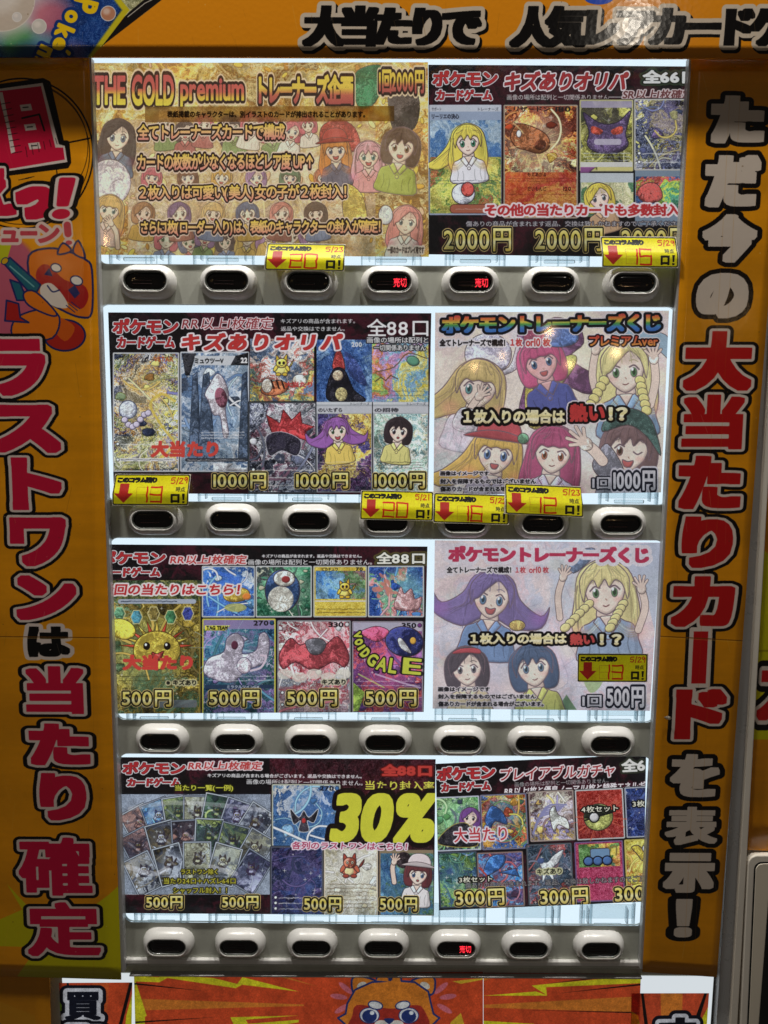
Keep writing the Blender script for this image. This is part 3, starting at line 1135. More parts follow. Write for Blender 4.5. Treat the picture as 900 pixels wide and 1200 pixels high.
# ledge and lower frame
a, b = at(112, 1130, -.004), at(790, 1136, -.004)
bm = bmesh.new()
zl0, zl1 = at(450, 1131.5, -.004).z, at(450, 1126, -.004).z
box_bm(bm, (a.x, -.004, zl0), (b.x, .02, zl1), .0012)
add("door_lip", bm, M_shell, machine)
bm = bmesh.new()
zl2 = at(450, 1140, .004).z
box_bm(bm, (at(56, 1140, .004).x, .0045, zl2 - .16), (at(838, 1140, .004).x, .03, zl0 - .0006), .001)
add("lower_panel", bm, M_door, machine)
bm = bmesh.new()
xa, xb = at(73, 1150, .004).x, at(836, 1150, .004).x
vs = [bm.verts.new(v) for v in ((xa, .0040, zl2 - .15), (xb, .0040, zl2 - .15), (xb, .0040, zl2 - .002), (xa, .0040, zl2 - .002))]
bm.faces.new(vs)
M_low = mat_emit("lower_lamp_box_light", (.78, .84, .88), .84)
add("lower_light_panel", bm, M_low, machine)
bm = bmesh.new()
box_bm(bm, (at(152, 1140, -.001).x, -.003, zl2 - .0008), (at(752, 1140, -.001).x, .004, zl2 + .0012), .0005)
add("lower_cover_rail", bm, M_trim, machine)

# ------------------------------------------------------------------ selection buttons
ROWS = [((170.3, 329.3), (743.0, 332.0)), ((179.2, 609.6), (727.5, 614.6)), ((187.8, 869.5), (715.3, 872.6)), ((195.4, 1109.3), (703.9, 1112.8))]
HB = .0115


def stad(hw, hh, n=10):
    """stadium outline"""
    o = []
    for s in (1, -1):
        for k in range(n + 1):
            t = -math.pi / 2 + math.pi * k / n
            o.append((s * (hw - hh) + s * hh * math.cos(t), s * hh * math.sin(t)))
    return o


def loft(rings, caps=(False, False)):
    bm = bmesh.new()
    R_ = [[bm.verts.new((x, y, z + dz)) for x, z in stad(hw, hh)] for (hw, hh, y, dz) in rings]
    for A_, B_ in zip(R_[:-1], R_[1:]):
        for i in range(len(A_)):
            j = (i + 1) % len(A_)
            bm.faces.new((A_[i], A_[j], B_[j], B_[i]))
    if caps[1]:
        bm.faces.new(R_[-1])
    if caps[0]:
        bm.faces.new(R_[0][::-1])
    bmesh.ops.recalc_face_normals(bm, faces=bm.faces)
    return bm


def to_mesh(bm, name, mat, smooth=True):
    me = bpy.data.meshes.new(name)
    bm.to_mesh(me)
    bm.free()
    me.materials.append(mat)
    for p in me.polygons:
        p.use_smooth = smooth
    return me


W0, H0 = .0285, .0168
me_bezel = to_mesh(loft([(W0, H0, -.0000, 0), (W0, H0, -.0012, 0), (W0 - .0008, H0 - .0008, -.0042, 0), (W0 - .0026, H0 - .0026, -.0078, 0), (W0 - .0048, H0 - .0046, -.0102, 0),
                         (.0222, .0104, -HB, 0), (.0212, .0094, -HB - .0001, 0), (.0208, .0090, -.0092, 0)]), "selection_button", M_shell)
me_rim = to_mesh(loft([(.0209, .0091, -.0098, 0), (.0207, .0089, -.0108, 0), (.0200, .0082, -.0108, 0), (.0196, .0078, -.0090, 0)]), "lens_rim", M_rim)
me_lens = to_mesh(loft([(.0200, .0082, -.0086, 0), (.0192, .0074, -.0090, 0), (.0170, .0056, -.0095, 0), (.012, .003, -.0097, 0)], caps=(True, True)), "display_lens", M_lens)
bm = bmesh.new()
box_bm(bm, (-.0150, -.0116, -.0097), (.0150, -.0100, -.0089), .0003)
me_lip = to_mesh(bm, "clear_lip", M_glint, False)
bm = bmesh.new()
for zz in (-.0028, .0002, .0030):
    box_bm(bm, (-.0125, -.0100, zz), (.0065, -.00965, zz + .0005), .0001)
me_slat = to_mesh(bm, "display_slat", M_slat, False)

# the red sold-out sign on three lenses, as lit dots
bm = bmesh.new()
gl_, (bx0, by0, bx1, by1) = layout("売切")
NXD, NYD = 26, 15
for j in range(NYD):
    for i in range(NXD):
        u = bx0 + (i + .5) / NXD * (bx1 - bx0)
        v = by0 + (j + .5) / NYD * (by1 - by0)
        on = False
        for (d, gx0, gy0, *_r), pen, ch in gl_:
            a_, b_ = int((u - pen - gx0) * RES), int((v - gy0) * RES)
            if 0 <= a_ < d.shape[1] and 0 <= b_ < d.shape[0] and d[b_, a_] < .012:
                on = True
        if on:
            X, Z = .0040 + i * .00048, -.0043 + j * .00056
            s = .00021
            bm.faces.new([bm.verts.new((X + p * s, -.0101, Z + q * s)) for p, q in ((-1, -1), (1, -1), (1, 1), (-1, 1))])
me_led = to_mesh(bm, "sold_out_sign", M_led, False)

SOLD = {(0, 3), (0, 4), (3, 4)}
for r_, (l_, rr_) in enumerate(ROWS):
    for k in range(7):
        t = k / 6
        p = at(l_[0] * (1 - t) + rr_[0] * t, l_[1] * (1 - t) + rr_[1] * t, -.0095)
        o = bpy.data.objects.new("selection_button", me_bezel)
        coll.objects.link(o)
        o.parent = machine
        o.location = Vector((p.x, 0, p.z)) - machine.location
        vr = random.Random(r_ * 7 + k)
        o.rotation_euler = (R(vr.uniform(-.3, .3)), R(vr.uniform(-.5, .5)), R(vr.uniform(-.3, .3)))
        if (r_, k) in SOLD:
            o['label'] = "selection button with a red lit sold-out sign"
        for nm, me in (("lens_rim", me_rim), ("display_lens", me_lens), ("clear_lip", me_lip), ("display_slat", me_slat)):
            q = bpy.data.objects.new(nm, me)
            coll.objects.link(q)
            q.parent = o
        if (r_, k) in SOLD:
            q = bpy.data.objects.new("sold_out_sign", me_led)
            coll.objects.link(q)
            q.parent = o

# ------------------------------------------------------------------ the machine next to it on the right, and the wall of wrap on the left
other = empty("neighbouring_machine", (at(900, 900, -.004).x, 0, .6), "white plastic machine with a rounded black-lined panel at the right edge", "vending machine")
M_white2 = mat_plain("aged_white_plastic", (.86, .80, .70), rough=.3, grime=.1, scale=16, bump=.02)
M_white3 = mat_plain("cream_panel", (.84, .76, .62), rough=.4, grime=.08, scale=10)
M_gap = mat_plain("dark_gap", (.05, .05, .05), rough=.5, grime=.2)
M_black = mat_plain("black_seal", (.008, .008, .008), rough=.4)
strip_between("side_post", ((896, 300), (838, 1230)), ((908, 300), (853, 1230)), -.004, .05, M_trim, other)
strip_between("side_post", ((909, 300), (853.5, 1230)), ((916, 300), (863, 1230)), -.007, .05, M_white2, other, .0012)
strip_between("side_post", ((915.5, 300), (863.5, 1230)), ((990, 300), (925, 1230)), .002, .05, M_white2, other, .001)
q = rounded(quad_m([(875, 1000), (1010, 1000), (1000, 1300), (861, 1300)], -.003), .010)
plate("door_panel", q, [], -.007, .0, M_white2, other, bevel=.0012)
q = rounded(quad_m([(884, 1010), (1010, 1010), (1000, 1300), (871, 1300)], -.0072), .008)
qi = rounded(quad_m([(885.6, 1011.6), (1012, 1011.6), (1002, 1300), (872.8, 1300)], -.0072), .0075)
plate("panel_seal", q, [], -.0076, -.0071, M_black, other)
plate("panel_face", qi, [], -.0084, -.0074, M_white3, other, bevel=.0003)
bm = bmesh.new()
pb = at(897, 1100, -.009)
box_bm(bm, (pb.x, -.0092, pb.z - .2), (pb.x + .08, -.0086, pb.z + .048), .0002)
add("dark_window", bm, M_black, other)
bm = bmesh.new()
pa = at(838, 600, .06)
box_bm(bm, (pa.x - .03, .055, .5), (pa.x + .25, .5, 2.1), .002)
add("cabinet_body", bm, M_gap, other)
# ------------------------------------------------------------------ posters in the display windows
YP = .0045
PG = "printed posters in the display windows"


def poster(c, name, corners, label, seed, mottle=.035, through=.93, lift=None, y=None, grp=PG, cat="poster", bend=.0006):
    g_ = c.A.mean(-1, keepdims=True)  # greying: wash-out by backlight and reflections put into the print colours
    c.A = (c.A * .84 + g_ * .16) * np.array([1.05, .965, .93], np.float32)
    o = sheet(name, c, corners, mat_paper(name + "_print", c.image(name + "_print"), mottle=mottle, through=through), None, bend=bend, nx=20, ny=14, seed=seed, lift=lift)
    return tag(o, label, cat, grp)


# --- top left: gold
q = [(109, 73.5), (501.5, 73), (502.5, 301), (116.5, 298.5)]
c = Canvas(q, YP, 2.2)
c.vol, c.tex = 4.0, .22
c.art(100, 60, 510, 310, [(150, 100, 30), (206, 160, 50), (236, 206, 90), (246, 232, 160), (226, 180, 60), (170, 112, 40), (240, 220, 140)], 11, f=.8, sharp=.5, lines=.5, speck=.04)
c.art(150, 140, 440, 300, [(236, 216, 196), (226, 196, 170), (240, 222, 160), (226, 210, 216), (240, 214, 180), (206, 160, 110)], 5, f=.7, sharp=.5, lines=.4, a=.6)
rays(c, 300, 120, 170, 60, (255, 244, 170), 3, wd=1.6, a=.45)
rg = random.Random(77)
for i in range(150):
    x, y, qr = rg.uniform(108, 500), rg.uniform(74, 300), rg.uniform(2, 6)
    t = rg.uniform(0, 180)
    c.ell(x, y, qr, qr * .5, rg.choice(((246, 214, 70), (226, 170, 40), (250, 234, 150), (190, 130, 40), (240, 190, 150))), rot=t, out=(130, 84, 30), ow=.5)
for i in range(40):
    x, y, qr = rg.uniform(108, 500), rg.uniform(74, 300), rg.uniform(1, 4)
    c.line([(x - qr, y), (x + qr, y)], .6, (255, 252, 226)); c.line([(x, y - qr), (x, y + qr)], .6, (255, 252, 226))
for i in range(16):
    x, y = 196 + (i % 8) * 24 + rg.uniform(-5, 5), 150 + (i // 8) * 128 + rg.uniform(-6, 6)
    girl(c, x, y, rg.uniform(8, 11), rg.choice(((200, 90, 110), (120, 80, 60), (206, 170, 80), (150, 110, 170), (90, 100, 140), (210, 130, 80), (80, 66, 70))), rg.choice(((90, 120, 160), (120, 90, 70), (90, 140, 100))),
         rg.choice(('bob', 'long', 'bob')), tilt=rg.uniform(-14, 14), cloth=rg.choice(((206, 170, 80), (170, 90, 90), (110, 130, 180), (226, 222, 216), (120, 150, 90))), mouth=rg.choice(('open', 'closed')))
c.poly([(415, 88), (438, 76), (452, 84), (440, 120), (420, 126)], (40, 120, 80), smooth=True, out=INK, ow=.7)
c.poly([(455, 106), (480, 98), (492, 120), (486, 150), (462, 156)], (50, 44, 50), smooth=True)
girl(c, 138, 160, 15, (62, 50, 52), (90, 110, 150), 'long', tilt=6, cloth=(90, 110, 150), mouth='closed')
c.ell(128, 214, 25, 27, (196, 190, 222), out=INK, ow=.6)
girl(c, 128, 246, 13, (206, 166, 84), (90, 140, 150), 'long', tilt=10, cloth=(210, 180, 180), mouth='closed')
arm(c, [(138, 290), (136, 272), (130, 262)], 5)
for i, (x, hc) in enumerate(((170, (200, 90, 110)), (212, (120, 80, 60)), (252, (196, 150, 60)), (292, (150, 110, 170)), (332, (90, 120, 90)), (372, (190, 110, 70)))):
    girl(c, x + 8, 208, 9, hc, (110, 120, 160), 'bob', tilt=(-1) ** i * 8, body=False)
    girl(c, x - 2, 250, 10, ((170, 120, 80), (110, 80, 130), (214, 180, 110), (80, 90, 130), (200, 120, 110), (90, 70, 60))[i], (120, 100, 90), 'bob', tilt=(-1) ** i * 6, body=True, cloth=((190, 150, 60), (150, 90, 80), (100, 120, 170))[i % 3])
c.poly([(376, 150), (396, 140), (416, 150), (420, 176), (380, 176)], (186, 60, 56), smooth=True, out=INK, ow=.6)
girl(c, 393, 176, 13, (214, 128, 52), (90, 110, 160), 'long', tilt=-4, hat=(178, 56, 54), cloth=(90, 90, 120))
girl(c, 432, 183, 13, (216, 150, 172), (90, 160, 160), 'long', cloth=(214, 140, 150))
girl(c, 470, 172, 17, (84, 62, 52), (150, 110, 80), 'bob', tilt=8, cloth=(150, 172, 60))
c.poly([(404, 216), (424, 228), (430, 262), (412, 272), (402, 250)], (220, 190, 70), smooth=True, out=INK, ow=.7)
girl(c, 476, 260, 14, (222, 132, 130), (110, 150, 170), 'long', tilt=6, cloth=(226, 222, 226), mouth='closed')
c.ell(452, 252, 8, 11, (180, 196, 222), out=INK, ow=.7)
c.art(100, 60, 510, 310, [(150, 120, 60), (220, 200, 150)], 21, f=1.5, a=.16)
RY = [(0, (196, 70, 74)), (.45, (206, 84, 70)), (.68, (226, 196, 50)), (1, (232, 220, 50))]
YR = [(0, (230, 206, 56)), (.45, (226, 196, 54)), (.7, (190, 84, 66)), (1, (170, 66, 66))]
o2 = ((3.4, (226, 206, 168)), (2.1, (38, 22, 20)))
c.text("THE", 108, 89, 147, 122, None, w=.9, grad=RY, out=o2)
c.text("GOLD", 154, 88, 204, 123, None, w=.9, grad=RY, out=o2)
c.text("premium", 211, 92, 286, 126, None, w=.8, grad=RY, out=o2)
c.text("トレーナーズ企画", 303, 88, 414, 122, None, w=1.1, grad=YR, out=o2, tight=.9)
c.text("1回2000円", 444, 82, 497, 109, None, w=.6, grad=YR, out=((2.8, (226, 206, 168)), (1.8, (38, 22, 20))), tight=.95)
YP2 = [(0, (236, 206, 60)), (.5, (232, 178, 110)), (1, (214, 120, 120))]
o3 = ((2.7, (226, 206, 190)), (1.7, (26, 12, 12)))
for s, b in (("全てトレーナーズカードで構成", (161, 145, 334, 164)), ("カードの枚数が少なくなるほどレア度 UP↑", (161, 180, 367, 199)),
             ("２枚入りは可愛い(美人)女の子が２枚封入！", (163, 216.5, 406, 236)), ("さらに1枚(ローダー入り)は、表紙のキャラクターの封入が確定！", (165, 258, 446, 276))):
    c.text(s, *b, None, w=.5, grad=YP2, out=o3, tight=.92, lean=-.004)
c.text("一部のカードはプレイ用です", 454, 289, 497, 297, (40, 26, 24), w=.2, out=((1.2, (225, 215, 205)),))
c.mute(.16, (214, 190, 150))
c.A = np.clip(c.A * np.array([1.07, 1.03, .96], np.float32) * 1.04, 0, 1)
c.grain(.012)
poster(c, "gold_poster", q, "gold and brown poster crowded with drawn girls and yellow lettering, top left window", 1, through=.88, mottle=.05)

# --- top right
q = [(502, 76), (815, 78), (803, 302), (502.5, 298)]
c = Canvas(q, YP + .0006, 2.2, (18, 16, 18))
c.vol, c.tex = 4.0, .22
c.art(495, 70, 820, 310, [(16, 14, 16), (24, 18, 20), (64, 20, 30), (18, 16, 18)], 8, f=.4, sharp=.1, lines=0, speck=.02)
series_logo(c, 507, 83, 583, 101, 511, 105, 577, 118)
c.text("キズありオリパ", 592, 84, 735, 106, (176, 44, 48), w=.7, slant=.22, out=((1.9, PALE), (.4, (120, 20, 24))))
c.text("全66口", 753, 82, 817, 98, (226, 230, 226), w=1.0, out=((3.5, (50, 64, 44)), (1.6, (24, 30, 22))))
c.text("画像の場所は配列と一切関係ありません", 594, 111, 713, 117.5, (214, 214, 210), w=.05)
c.line([(713, 114), (728, 114)], .8, (190, 190, 190))
c.text("SR以上1枚確定", 730, 105, 812, 116.5, (110, 50, 50), w=.3, slant=.2, out=((1.3, (214, 196, 196)),))
# cards on it
c.box(503, 123, 587.5, 252, (150, 164, 190), r=1)
c.box(503, 123, 587, 131, (196, 204, 216)); c.box(503, 131, 587, 141, (150, 168, 196))
c.text("サポート", 506, 126, 517, 130, (30, 30, 40)); c.text("トレーナーズ", 560, 126, 584, 130, (30, 30, 40)); c.text("リーリエの決心", 506, 133.5, 538, 139.5, (24, 24, 40), w=.2)
c.art(504, 141, 587, 190, [(60, 110, 180), (90, 140, 196), (170, 196, 214), (70, 120, 180)], 4, f=.5, sharp=.3, lines=.1)
c.art(504, 184, 587, 250, [(90, 140, 60), (190, 196, 80), (226, 214, 90), (120, 160, 80), (210, 120, 70)], 6, f=1.1, lines=.4)
girl(c, 548, 166, 15, (232, 214, 76), (70, 150, 110), 'flow', tilt=-3, cloth=(226, 226, 232), mouth='closed')
girl(c, 548, 166, 15, (232, 214, 76), (70, 150, 110), 'long', tilt=-3, cloth=(226, 226, 232), mouth='closed')
c.ell(543, 227, 13, 12, (206, 210, 222), out=(60, 50, 60), ow=1)
c.ell(548, 222, 7, 8, (214, 70, 60), out=(60, 50, 60), ow=1)
c.box(528, 240, 585, 249.5, (176, 92, 66), r=4, out=(90, 40, 34), ow=.7)
smallprint(c, 506, 210, 584, 217, 2, (40, 40, 70), 5)
smallprint(c, 534, 243, 582, 247, 1, (230, 210, 200), 6)
card(c, 590, 123, 677, 256, [(120, 40, 20), (226, 120, 40), (246, 196, 70), (214, 70, 30), (250, 226, 140), (110, 50, 40), (226, 110, 50)], 14, border=(170, 150, 130), f=.9, name="リザードン", hp="180", rules=0, lines=.7)
c.poly([(598, 160), (606, 146), (622, 148), (640, 158), (644, 172), (632, 180), (616, 176), (604, 172)], (170, 96, 52), smooth=True, out=(80, 36, 24), ow=1)
c.ell(633, 170, 7, 6, (110, 52, 30), rot=-20); c.ell(608, 157, 2.6, 4, (240, 236, 230), out=INK, ow=.6)
rays(c, 626, 168, 34, 26, (250, 226, 150), 5, wd=1.1, a=.6, r0=.5)
c.art(592, 202, 675, 250, [(200, 60, 30), (226, 110, 40), (206, 50, 40), (240, 160, 60)], 15, f=.5, sharp=.2, lines=.15, a=.9)
c.text("もえあがる", 618, 202, 640, 207, (60, 14, 10), w=.1); c.text("だいもんじ", 618, 219, 640, 224, (60, 14, 10), w=.1); c.text("120", 660, 219, 669, 224, (60, 14, 10), w=.1)
smallprint(c, 596, 208, 672, 214, 2, (90, 20, 14), 7); smallprint(c, 596, 226, 672, 230, 1, (90, 20, 14), 8)
card(c, 679, 117, 742, 201, [(60, 56, 40), (150, 150, 60), (200, 196, 90), (90, 100, 60), (120, 110, 130)], 16, border=(196, 190, 130), f=1, rules=0, head=(170, 160, 190))
c.poly([(683, 132), (698, 142), (712, 146), (726, 142), (739, 130), (733, 156), (736, 170), (724, 179), (700, 179), (688, 170), (690, 154)], (92, 72, 116), smooth=True, out=(40, 30, 50), ow=1)
for s_ in (-1, 1):
    c.poly([(711 + s_ * 5, 153), (711 + s_ * 17, 148), (711 + s_ * 18, 156), (711 + s_ * 8, 158)], (206, 70, 50), smooth=True)
c.box(696, 163, 728, 170, (196, 190, 206), r=3, a=.85)
smallprint(c, 684, 178, 738, 190, 3, (210, 220, 235), 9, wd=1)
c.box(680, 190, 741, 196, (214, 214, 206)); c.poly([(680, 196), (698, 196), (690, 203), (680, 203)], (130, 70, 130)); c.box(700, 196, 741, 200, (216, 206, 120))
c.box(680, 203, 742, 254, (150, 170, 150)); c.box(680, 203, 742, 214, (190, 200, 206))
c.art(681, 214, 742, 254, [(110, 150, 90), (196, 206, 130), (226, 222, 170), (80, 130, 90)], 18, f=.6, lines=.2)
girl(c, 702, 232, 13, (230, 206, 70), (110, 120, 130), 'bob', tilt=-12, cloth=(190, 150, 110))
card(c, 743, 116, 812, 200, [(60, 70, 100), (196, 190, 80), (220, 214, 140), (90, 100, 150), (170, 150, 60), (100, 80, 130), (206, 210, 220)], 19, border=(196, 196, 190), f=1.5, hp="280", lines=.9, speck=.25, rules=2)
c.box(744, 200, 806, 264, (120, 140, 160))
c.art(745, 207, 806, 252, [(40, 70, 130), (60, 130, 100), (150, 180, 60), (190, 70, 60), (50, 90, 150), (60, 60, 90)], 22, f=.8, lines=.6)
c.poly([(748, 222), (760, 214), (772, 218), (776, 232), (764, 238), (750, 234)], (170, 66, 60), smooth=True, out=INK, ow=.8)
c.text("その他の当たりカードも多数封入", 568, 239, 797, 253.5, (200, 40, 44), w=.7, out=((2.1, (236, 220, 222)),), tight=.95)
c.text("傷ありの商品が含まれます　返品、交換は致しかねますのでご了承ください", 546, 259, 800, 265.5, (220, 220, 220), w=.05, out=((.8, (40, 30, 40)),), tight=1.0, a=.9)
for a0, a1 in ((520, 599), (627, 706), (728, 806)):
    price(c, "2000円", a0, 267.5, a1, 294.5)
c.mute(.05, (120, 110, 110))
c.grain(.012)
poster(c, "card_poster", q, "black-headed poster of painted cards priced 2000円, top right window", 2)

# --- second row left
q = [(126.5, 366), (505.5, 367), (501.5, 580), (133.5, 578)]
c = Canvas(q, YP, 2.2, (18, 16, 18))
c.vol, c.tex = 4.0, .22
darkband(c, 120, 360, 510, 590, 31)
series_logo(c, 132, 373.5, 209, 391, 137, 394, 205, 408)
c.text("RR以上1枚確定", 214, 372, 320, 386, (150, 40, 46), w=.1, slant=.2, out=((1.1, (232, 214, 216)),))
c.text("キズアリの商品が含まれます。", 329, 373.5, 416, 379, (225, 225, 225), w=.1)
c.text("返品や交換はできません。", 329, 382.5, 404, 388, (225, 225, 225), w=.1)
c.text("全88口", 430, 373.5, 502, 394, (232, 232, 232), w=.35)
card(c, 132, 413, 210, 553, [(50, 60, 90), (226, 206, 70), (206, 206, 214), (110, 130, 90), (236, 224, 120), (90, 90, 150), (216, 150, 70), (240, 240, 236)], 33, border=(196, 198, 200), f=1.5, lines=1, speck=.28, rules=2)
c.ell(150, 480, 10, 10, (206, 214, 236), out=(70, 80, 110), ow=1); c.ell(150, 480, 6, 6, (240, 244, 250))
for i in range(7):
    c.ell(146 + i * 4.6, 492 + 8 * math.sin(i * .8), 3.4, 3.2, (206, 196, 220), out=(90, 80, 110), ow=.7)
c.line([(205, 470), (190, 462), (176, 474), (190, 500), (204, 520), (186, 538)], 3, (236, 206, 70), smooth=True, a=.8)
c.text("ミュウツー", 152, 418, 180, 424, (50, 40, 60), w=.1); c.text("VSTAR", 180, 418, 203, 424, (190, 90, 40), w=.3)
c.box(140, 537, 205, 540.5, (226, 226, 226)); smallprint(c, 142, 537.5, 204, 540, 1, (40, 40, 40), 34, wd=1)
card(c, 211, 412, 292, 553, [(60, 90, 130), (150, 176, 200), (206, 216, 226), (90, 120, 160), (70, 80, 100)], 35, border=(196, 200, 206), f=.8, lines=.35, rules=0, speck=.1)
c.poly([(213, 414), (230, 414), (222, 440), (217, 440)], (40, 40, 46)); c.box(228, 417, 276, 428, (206, 210, 214)); c.text("ミュウツーV", 228, 419.5, 262, 426, (20, 20, 24), w=.3)
c.poly([(276, 417), (291, 413), (291, 428), (270, 428)], (30, 30, 34)); c.text("22", 282, 419, 290, 425.5, (236, 236, 236), w=.5)
for x_, wd_ in ((226, 5), (238, 7), (284, 5)):
    c.poly([(x_ - wd_, 540), (x_, 440), (x_ + wd_, 436), (x_ + wd_ * 2, 540)], (70, 86, 110), out=(40, 50, 70), ow=.8)
c.poly([(246, 450), (254, 438), (262, 444), (268, 462), (264, 480), (268, 508), (262, 512), (258, 488), (250, 486), (244, 470), (240, 462)], (206, 196, 204), smooth=True, out=(100, 90, 110), ow=1)
c.ell(259, 466, 7, 12, (120, 64, 80), rot=-12)
smallprint(c, 236, 505, 286, 515, 3, (236, 236, 236), 36, wd=1.2)
c.box(217, 537, 290, 541, (50, 52, 60), r=2); smallprint(c, 220, 538, 288, 540.5, 1, (230, 230, 230), 37, wd=1)
c.poly([(250, 543), (274, 543), (268, 548), (290, 548), (290, 552), (250, 552)], (216, 216, 220))
c.art(293, 397, 368, 471, [(90, 110, 140), (196, 120, 80), (226, 196, 90), (110, 140, 130), (170, 90, 80), (214, 200, 190)], 38, f=1.1, lines=.6)
beast(c, 330, 428, 11, (232, 206, 70), (214, 180, 50), (240, 226, 130), 1, eye=(60, 40, 40))
c.ell(322, 455, 16, 8, (206, 110, 66), rot=-10, out=INK, ow=.8); c.ell(313, 452, 6, 8, (232, 220, 200), out=INK, ow=.6)
for i in range(3):
    c.line([(318 + i * 6, 446), (321 + i * 6, 455)], 2, (50, 30, 26))
c.ell(351, 446, 8, 7, (232, 220, 200), out=INK, ow=.6)
c.text("大当たり", 334, 447, 366, 454, RED, w=.4, a=.85)
c.art(371, 398, 436, 471, [(30, 60, 120), (60, 100, 170), (110, 150, 196), (40, 80, 150)], 40, f=1.2, lines=.4)
c.poly([(390, 432), (393, 414), (397, 410), (401, 416), (404, 434)], (176, 56, 54), smooth=True, out=INK, ow=.8)
c.poly([(384, 450), (392, 432), (404, 434), (414, 456), (428, 470), (386, 470)], (36, 34, 44), smooth=True, out=(20, 20, 26), ow=.8)
c.ell(396, 440, 6, 6, (236, 210, 170), out=INK, ow=.6); c.ell(400, 462, 7, 8, (214, 196, 130)); c.text("200", 412, 401, 424, 406.5, (226, 226, 226), w=.3)
c.poly([(404, 412), (420, 426), (430, 452), (410, 440)], (60, 80, 150), smooth=True)
c.art(436, 399, 502, 471, [(232, 214, 70), (150, 206, 110), (226, 130, 80), (200, 150, 206), (120, 180, 214), (240, 226, 120)], 41, f=.8, sharp=.3, lines=.25)
c.line([(440, 436), (462, 430), (478, 414), (500, 420)], 1.2, (110, 90, 60), smooth=True); c.ell(484, 423, 7, 5, (90, 150, 120), rot=20, out=(70, 80, 70), ow=1)
c.line([(440, 447), (446, 442), (452, 446), (458, 440), (466, 444)], 1.2, (90, 70, 60)); smallprint(c, 440, 456, 498, 466, 2, (60, 60, 60), 42)
card(c, 291, 471, 371, 578, [(30, 34, 50), (90, 96, 120), (170, 176, 196), (50, 54, 70), (110, 60, 80), (206, 206, 214)], 43, border=(70, 74, 80), f=1.7, lines=1, speck=.2, rules=3)
c.poly([(318, 506), (312, 486), (328, 496), (332, 480), (342, 492), (352, 482), (354, 496), (368, 500), (358, 506), (364, 518), (346, 512), (336, 520)], (196, 56, 60), out=(90, 20, 26), ow=.8)
c.poly([(312, 512), (330, 506), (352, 516), (348, 534), (330, 528), (316, 534)], (40, 36, 50), smooth=True, out=(190, 190, 200), ow=.7)
for i, (x, pal, hc, ec, st, cl, nm) in enumerate(((371, [(70, 60, 120), (214, 170, 70), (230, 206, 110), (110, 70, 120), (60, 60, 90)], (150, 90, 170), (90, 140, 90), 'flip', (226, 196, 90), "のいたずら"),
                                                  (437, [(206, 214, 196), (150, 190, 170), (226, 226, 206), (120, 160, 160), (230, 220, 170)], (56, 44, 48), (80, 70, 80), 'bob', (214, 206, 120), "の招待"))):
    c.box(x, 471, x + 65, 577, (170, 174, 180)); c.box(x, 471, x + 65, 474, (206, 210, 214)); c.box(x, 476, x + 65, 484, (196, 198, 204))
    c.text("トレーナーズ", x + 40, 471.5, x + 62, 475, (40, 40, 50)); c.text(nm, x + 2, 478, x + 30, 483, (30, 26, 34), w=.15)
    c.art(x + 1.5, 485, x + 64, 576, pal, 44 + i, f=1.3, lines=.6, speck=.15)
    girl(c, x + (24 if i == 0 else 30), 505, 12, hc, ec, st, tilt=-6 + i * 12, cloth=cl)
    smallprint(c, x + 4, 540, x + 60, 550, 3, (60, 50, 40) if i else (236, 226, 200), 46 + i, wd=.9)
c.text("キズありオリパ", 213, 390, 401, 411, RED, w=.2, sq=(1.3, .9), slant=.18, out=((2.3, (238, 226, 228)), (.3, (140, 30, 30))), tight=1.15)
c.text("画像の場所は配列と", 430, 395, 502, 402, (226, 226, 226), w=.15, out=((1.2, (40, 36, 40)),))
c.text("一切関係ありません", 438, 404, 499, 411, (226, 226, 226), w=.15, out=((1.2, (60, 60, 60)),))
c.text("大当たり", 177, 516.5, 256, 536, (222, 66, 54), w=1.2, slant=.05)
darkband(c, 126, 555, 291, 582, 32)
for a0, a1 in ((250, 312), (347, 408), (438.5, 498)):
    price(c, "1000円", a0, 554, a1, 572.5)
c.grain(.012)
poster(c, "card_poster", q, "black-headed poster of painted cards priced 1000円, left in the second window row", 3)

# --- second row right
q = [(510, 366.5), (784, 364), (774.5, 577), (508, 580)]
c = Canvas(q, YP + .0006, 2.3, (214, 206, 210))
c.vol, c.tex = 4.0, .22
c.art(500, 355, 800, 590, [(252, 236, 214), (240, 226, 214), (246, 232, 214), (240, 214, 210), (226, 218, 222)], 51, f=.35, sharp=.05, lines=0, speck=.03)
# drawn girls
rg = random.Random(5)
for i in range(26):
    x, y, qr = rg.uniform(510, 784), rg.uniform(366, 580), rg.uniform(8, 34)
    c.ell(x, y, qr, qr * rg.uniform(.3, .8), rg.choice(((190, 206, 236), (244, 206, 214), (214, 232, 206), (246, 236, 190), (216, 200, 236), (200, 226, 236))), rot=rg.uniform(0, 180), a=.38, soft=qr * .25)
    t = rg.uniform(0, 6.28)
    c.line([(x, y), (x + qr * math.cos(t), y + qr * math.sin(t)), (x + qr * 1.6 * math.cos(t + .7), y + qr * 1.6 * math.sin(t + .7))], .6, (150, 140, 170), smooth=True, a=.5)
c.ell(572, 415, 27, 24, (196, 192, 226), out=INK, ow=.8); c.poly([(545, 436), (560, 446), (600, 436), (612, 420), (606, 404), (596, 430), (570, 438)], (220, 214, 232), smooth=True, out=INK, ow=.8)
c.poly([(606, 392), (628, 384), (650, 372), (676, 380), (684, 402), (668, 420), (700, 440), (716, 446), (690, 462), (660, 452), (640, 470), (620, 492), (608, 480), (616, 440)], (110, 60, 110), smooth=True, out=INK, ow=.8)
c.poly([(616, 452), (634, 462), (660, 450), (672, 470), (650, 496), (620, 500)], (206, 190, 70), smooth=True, out=INK, ow=.8)
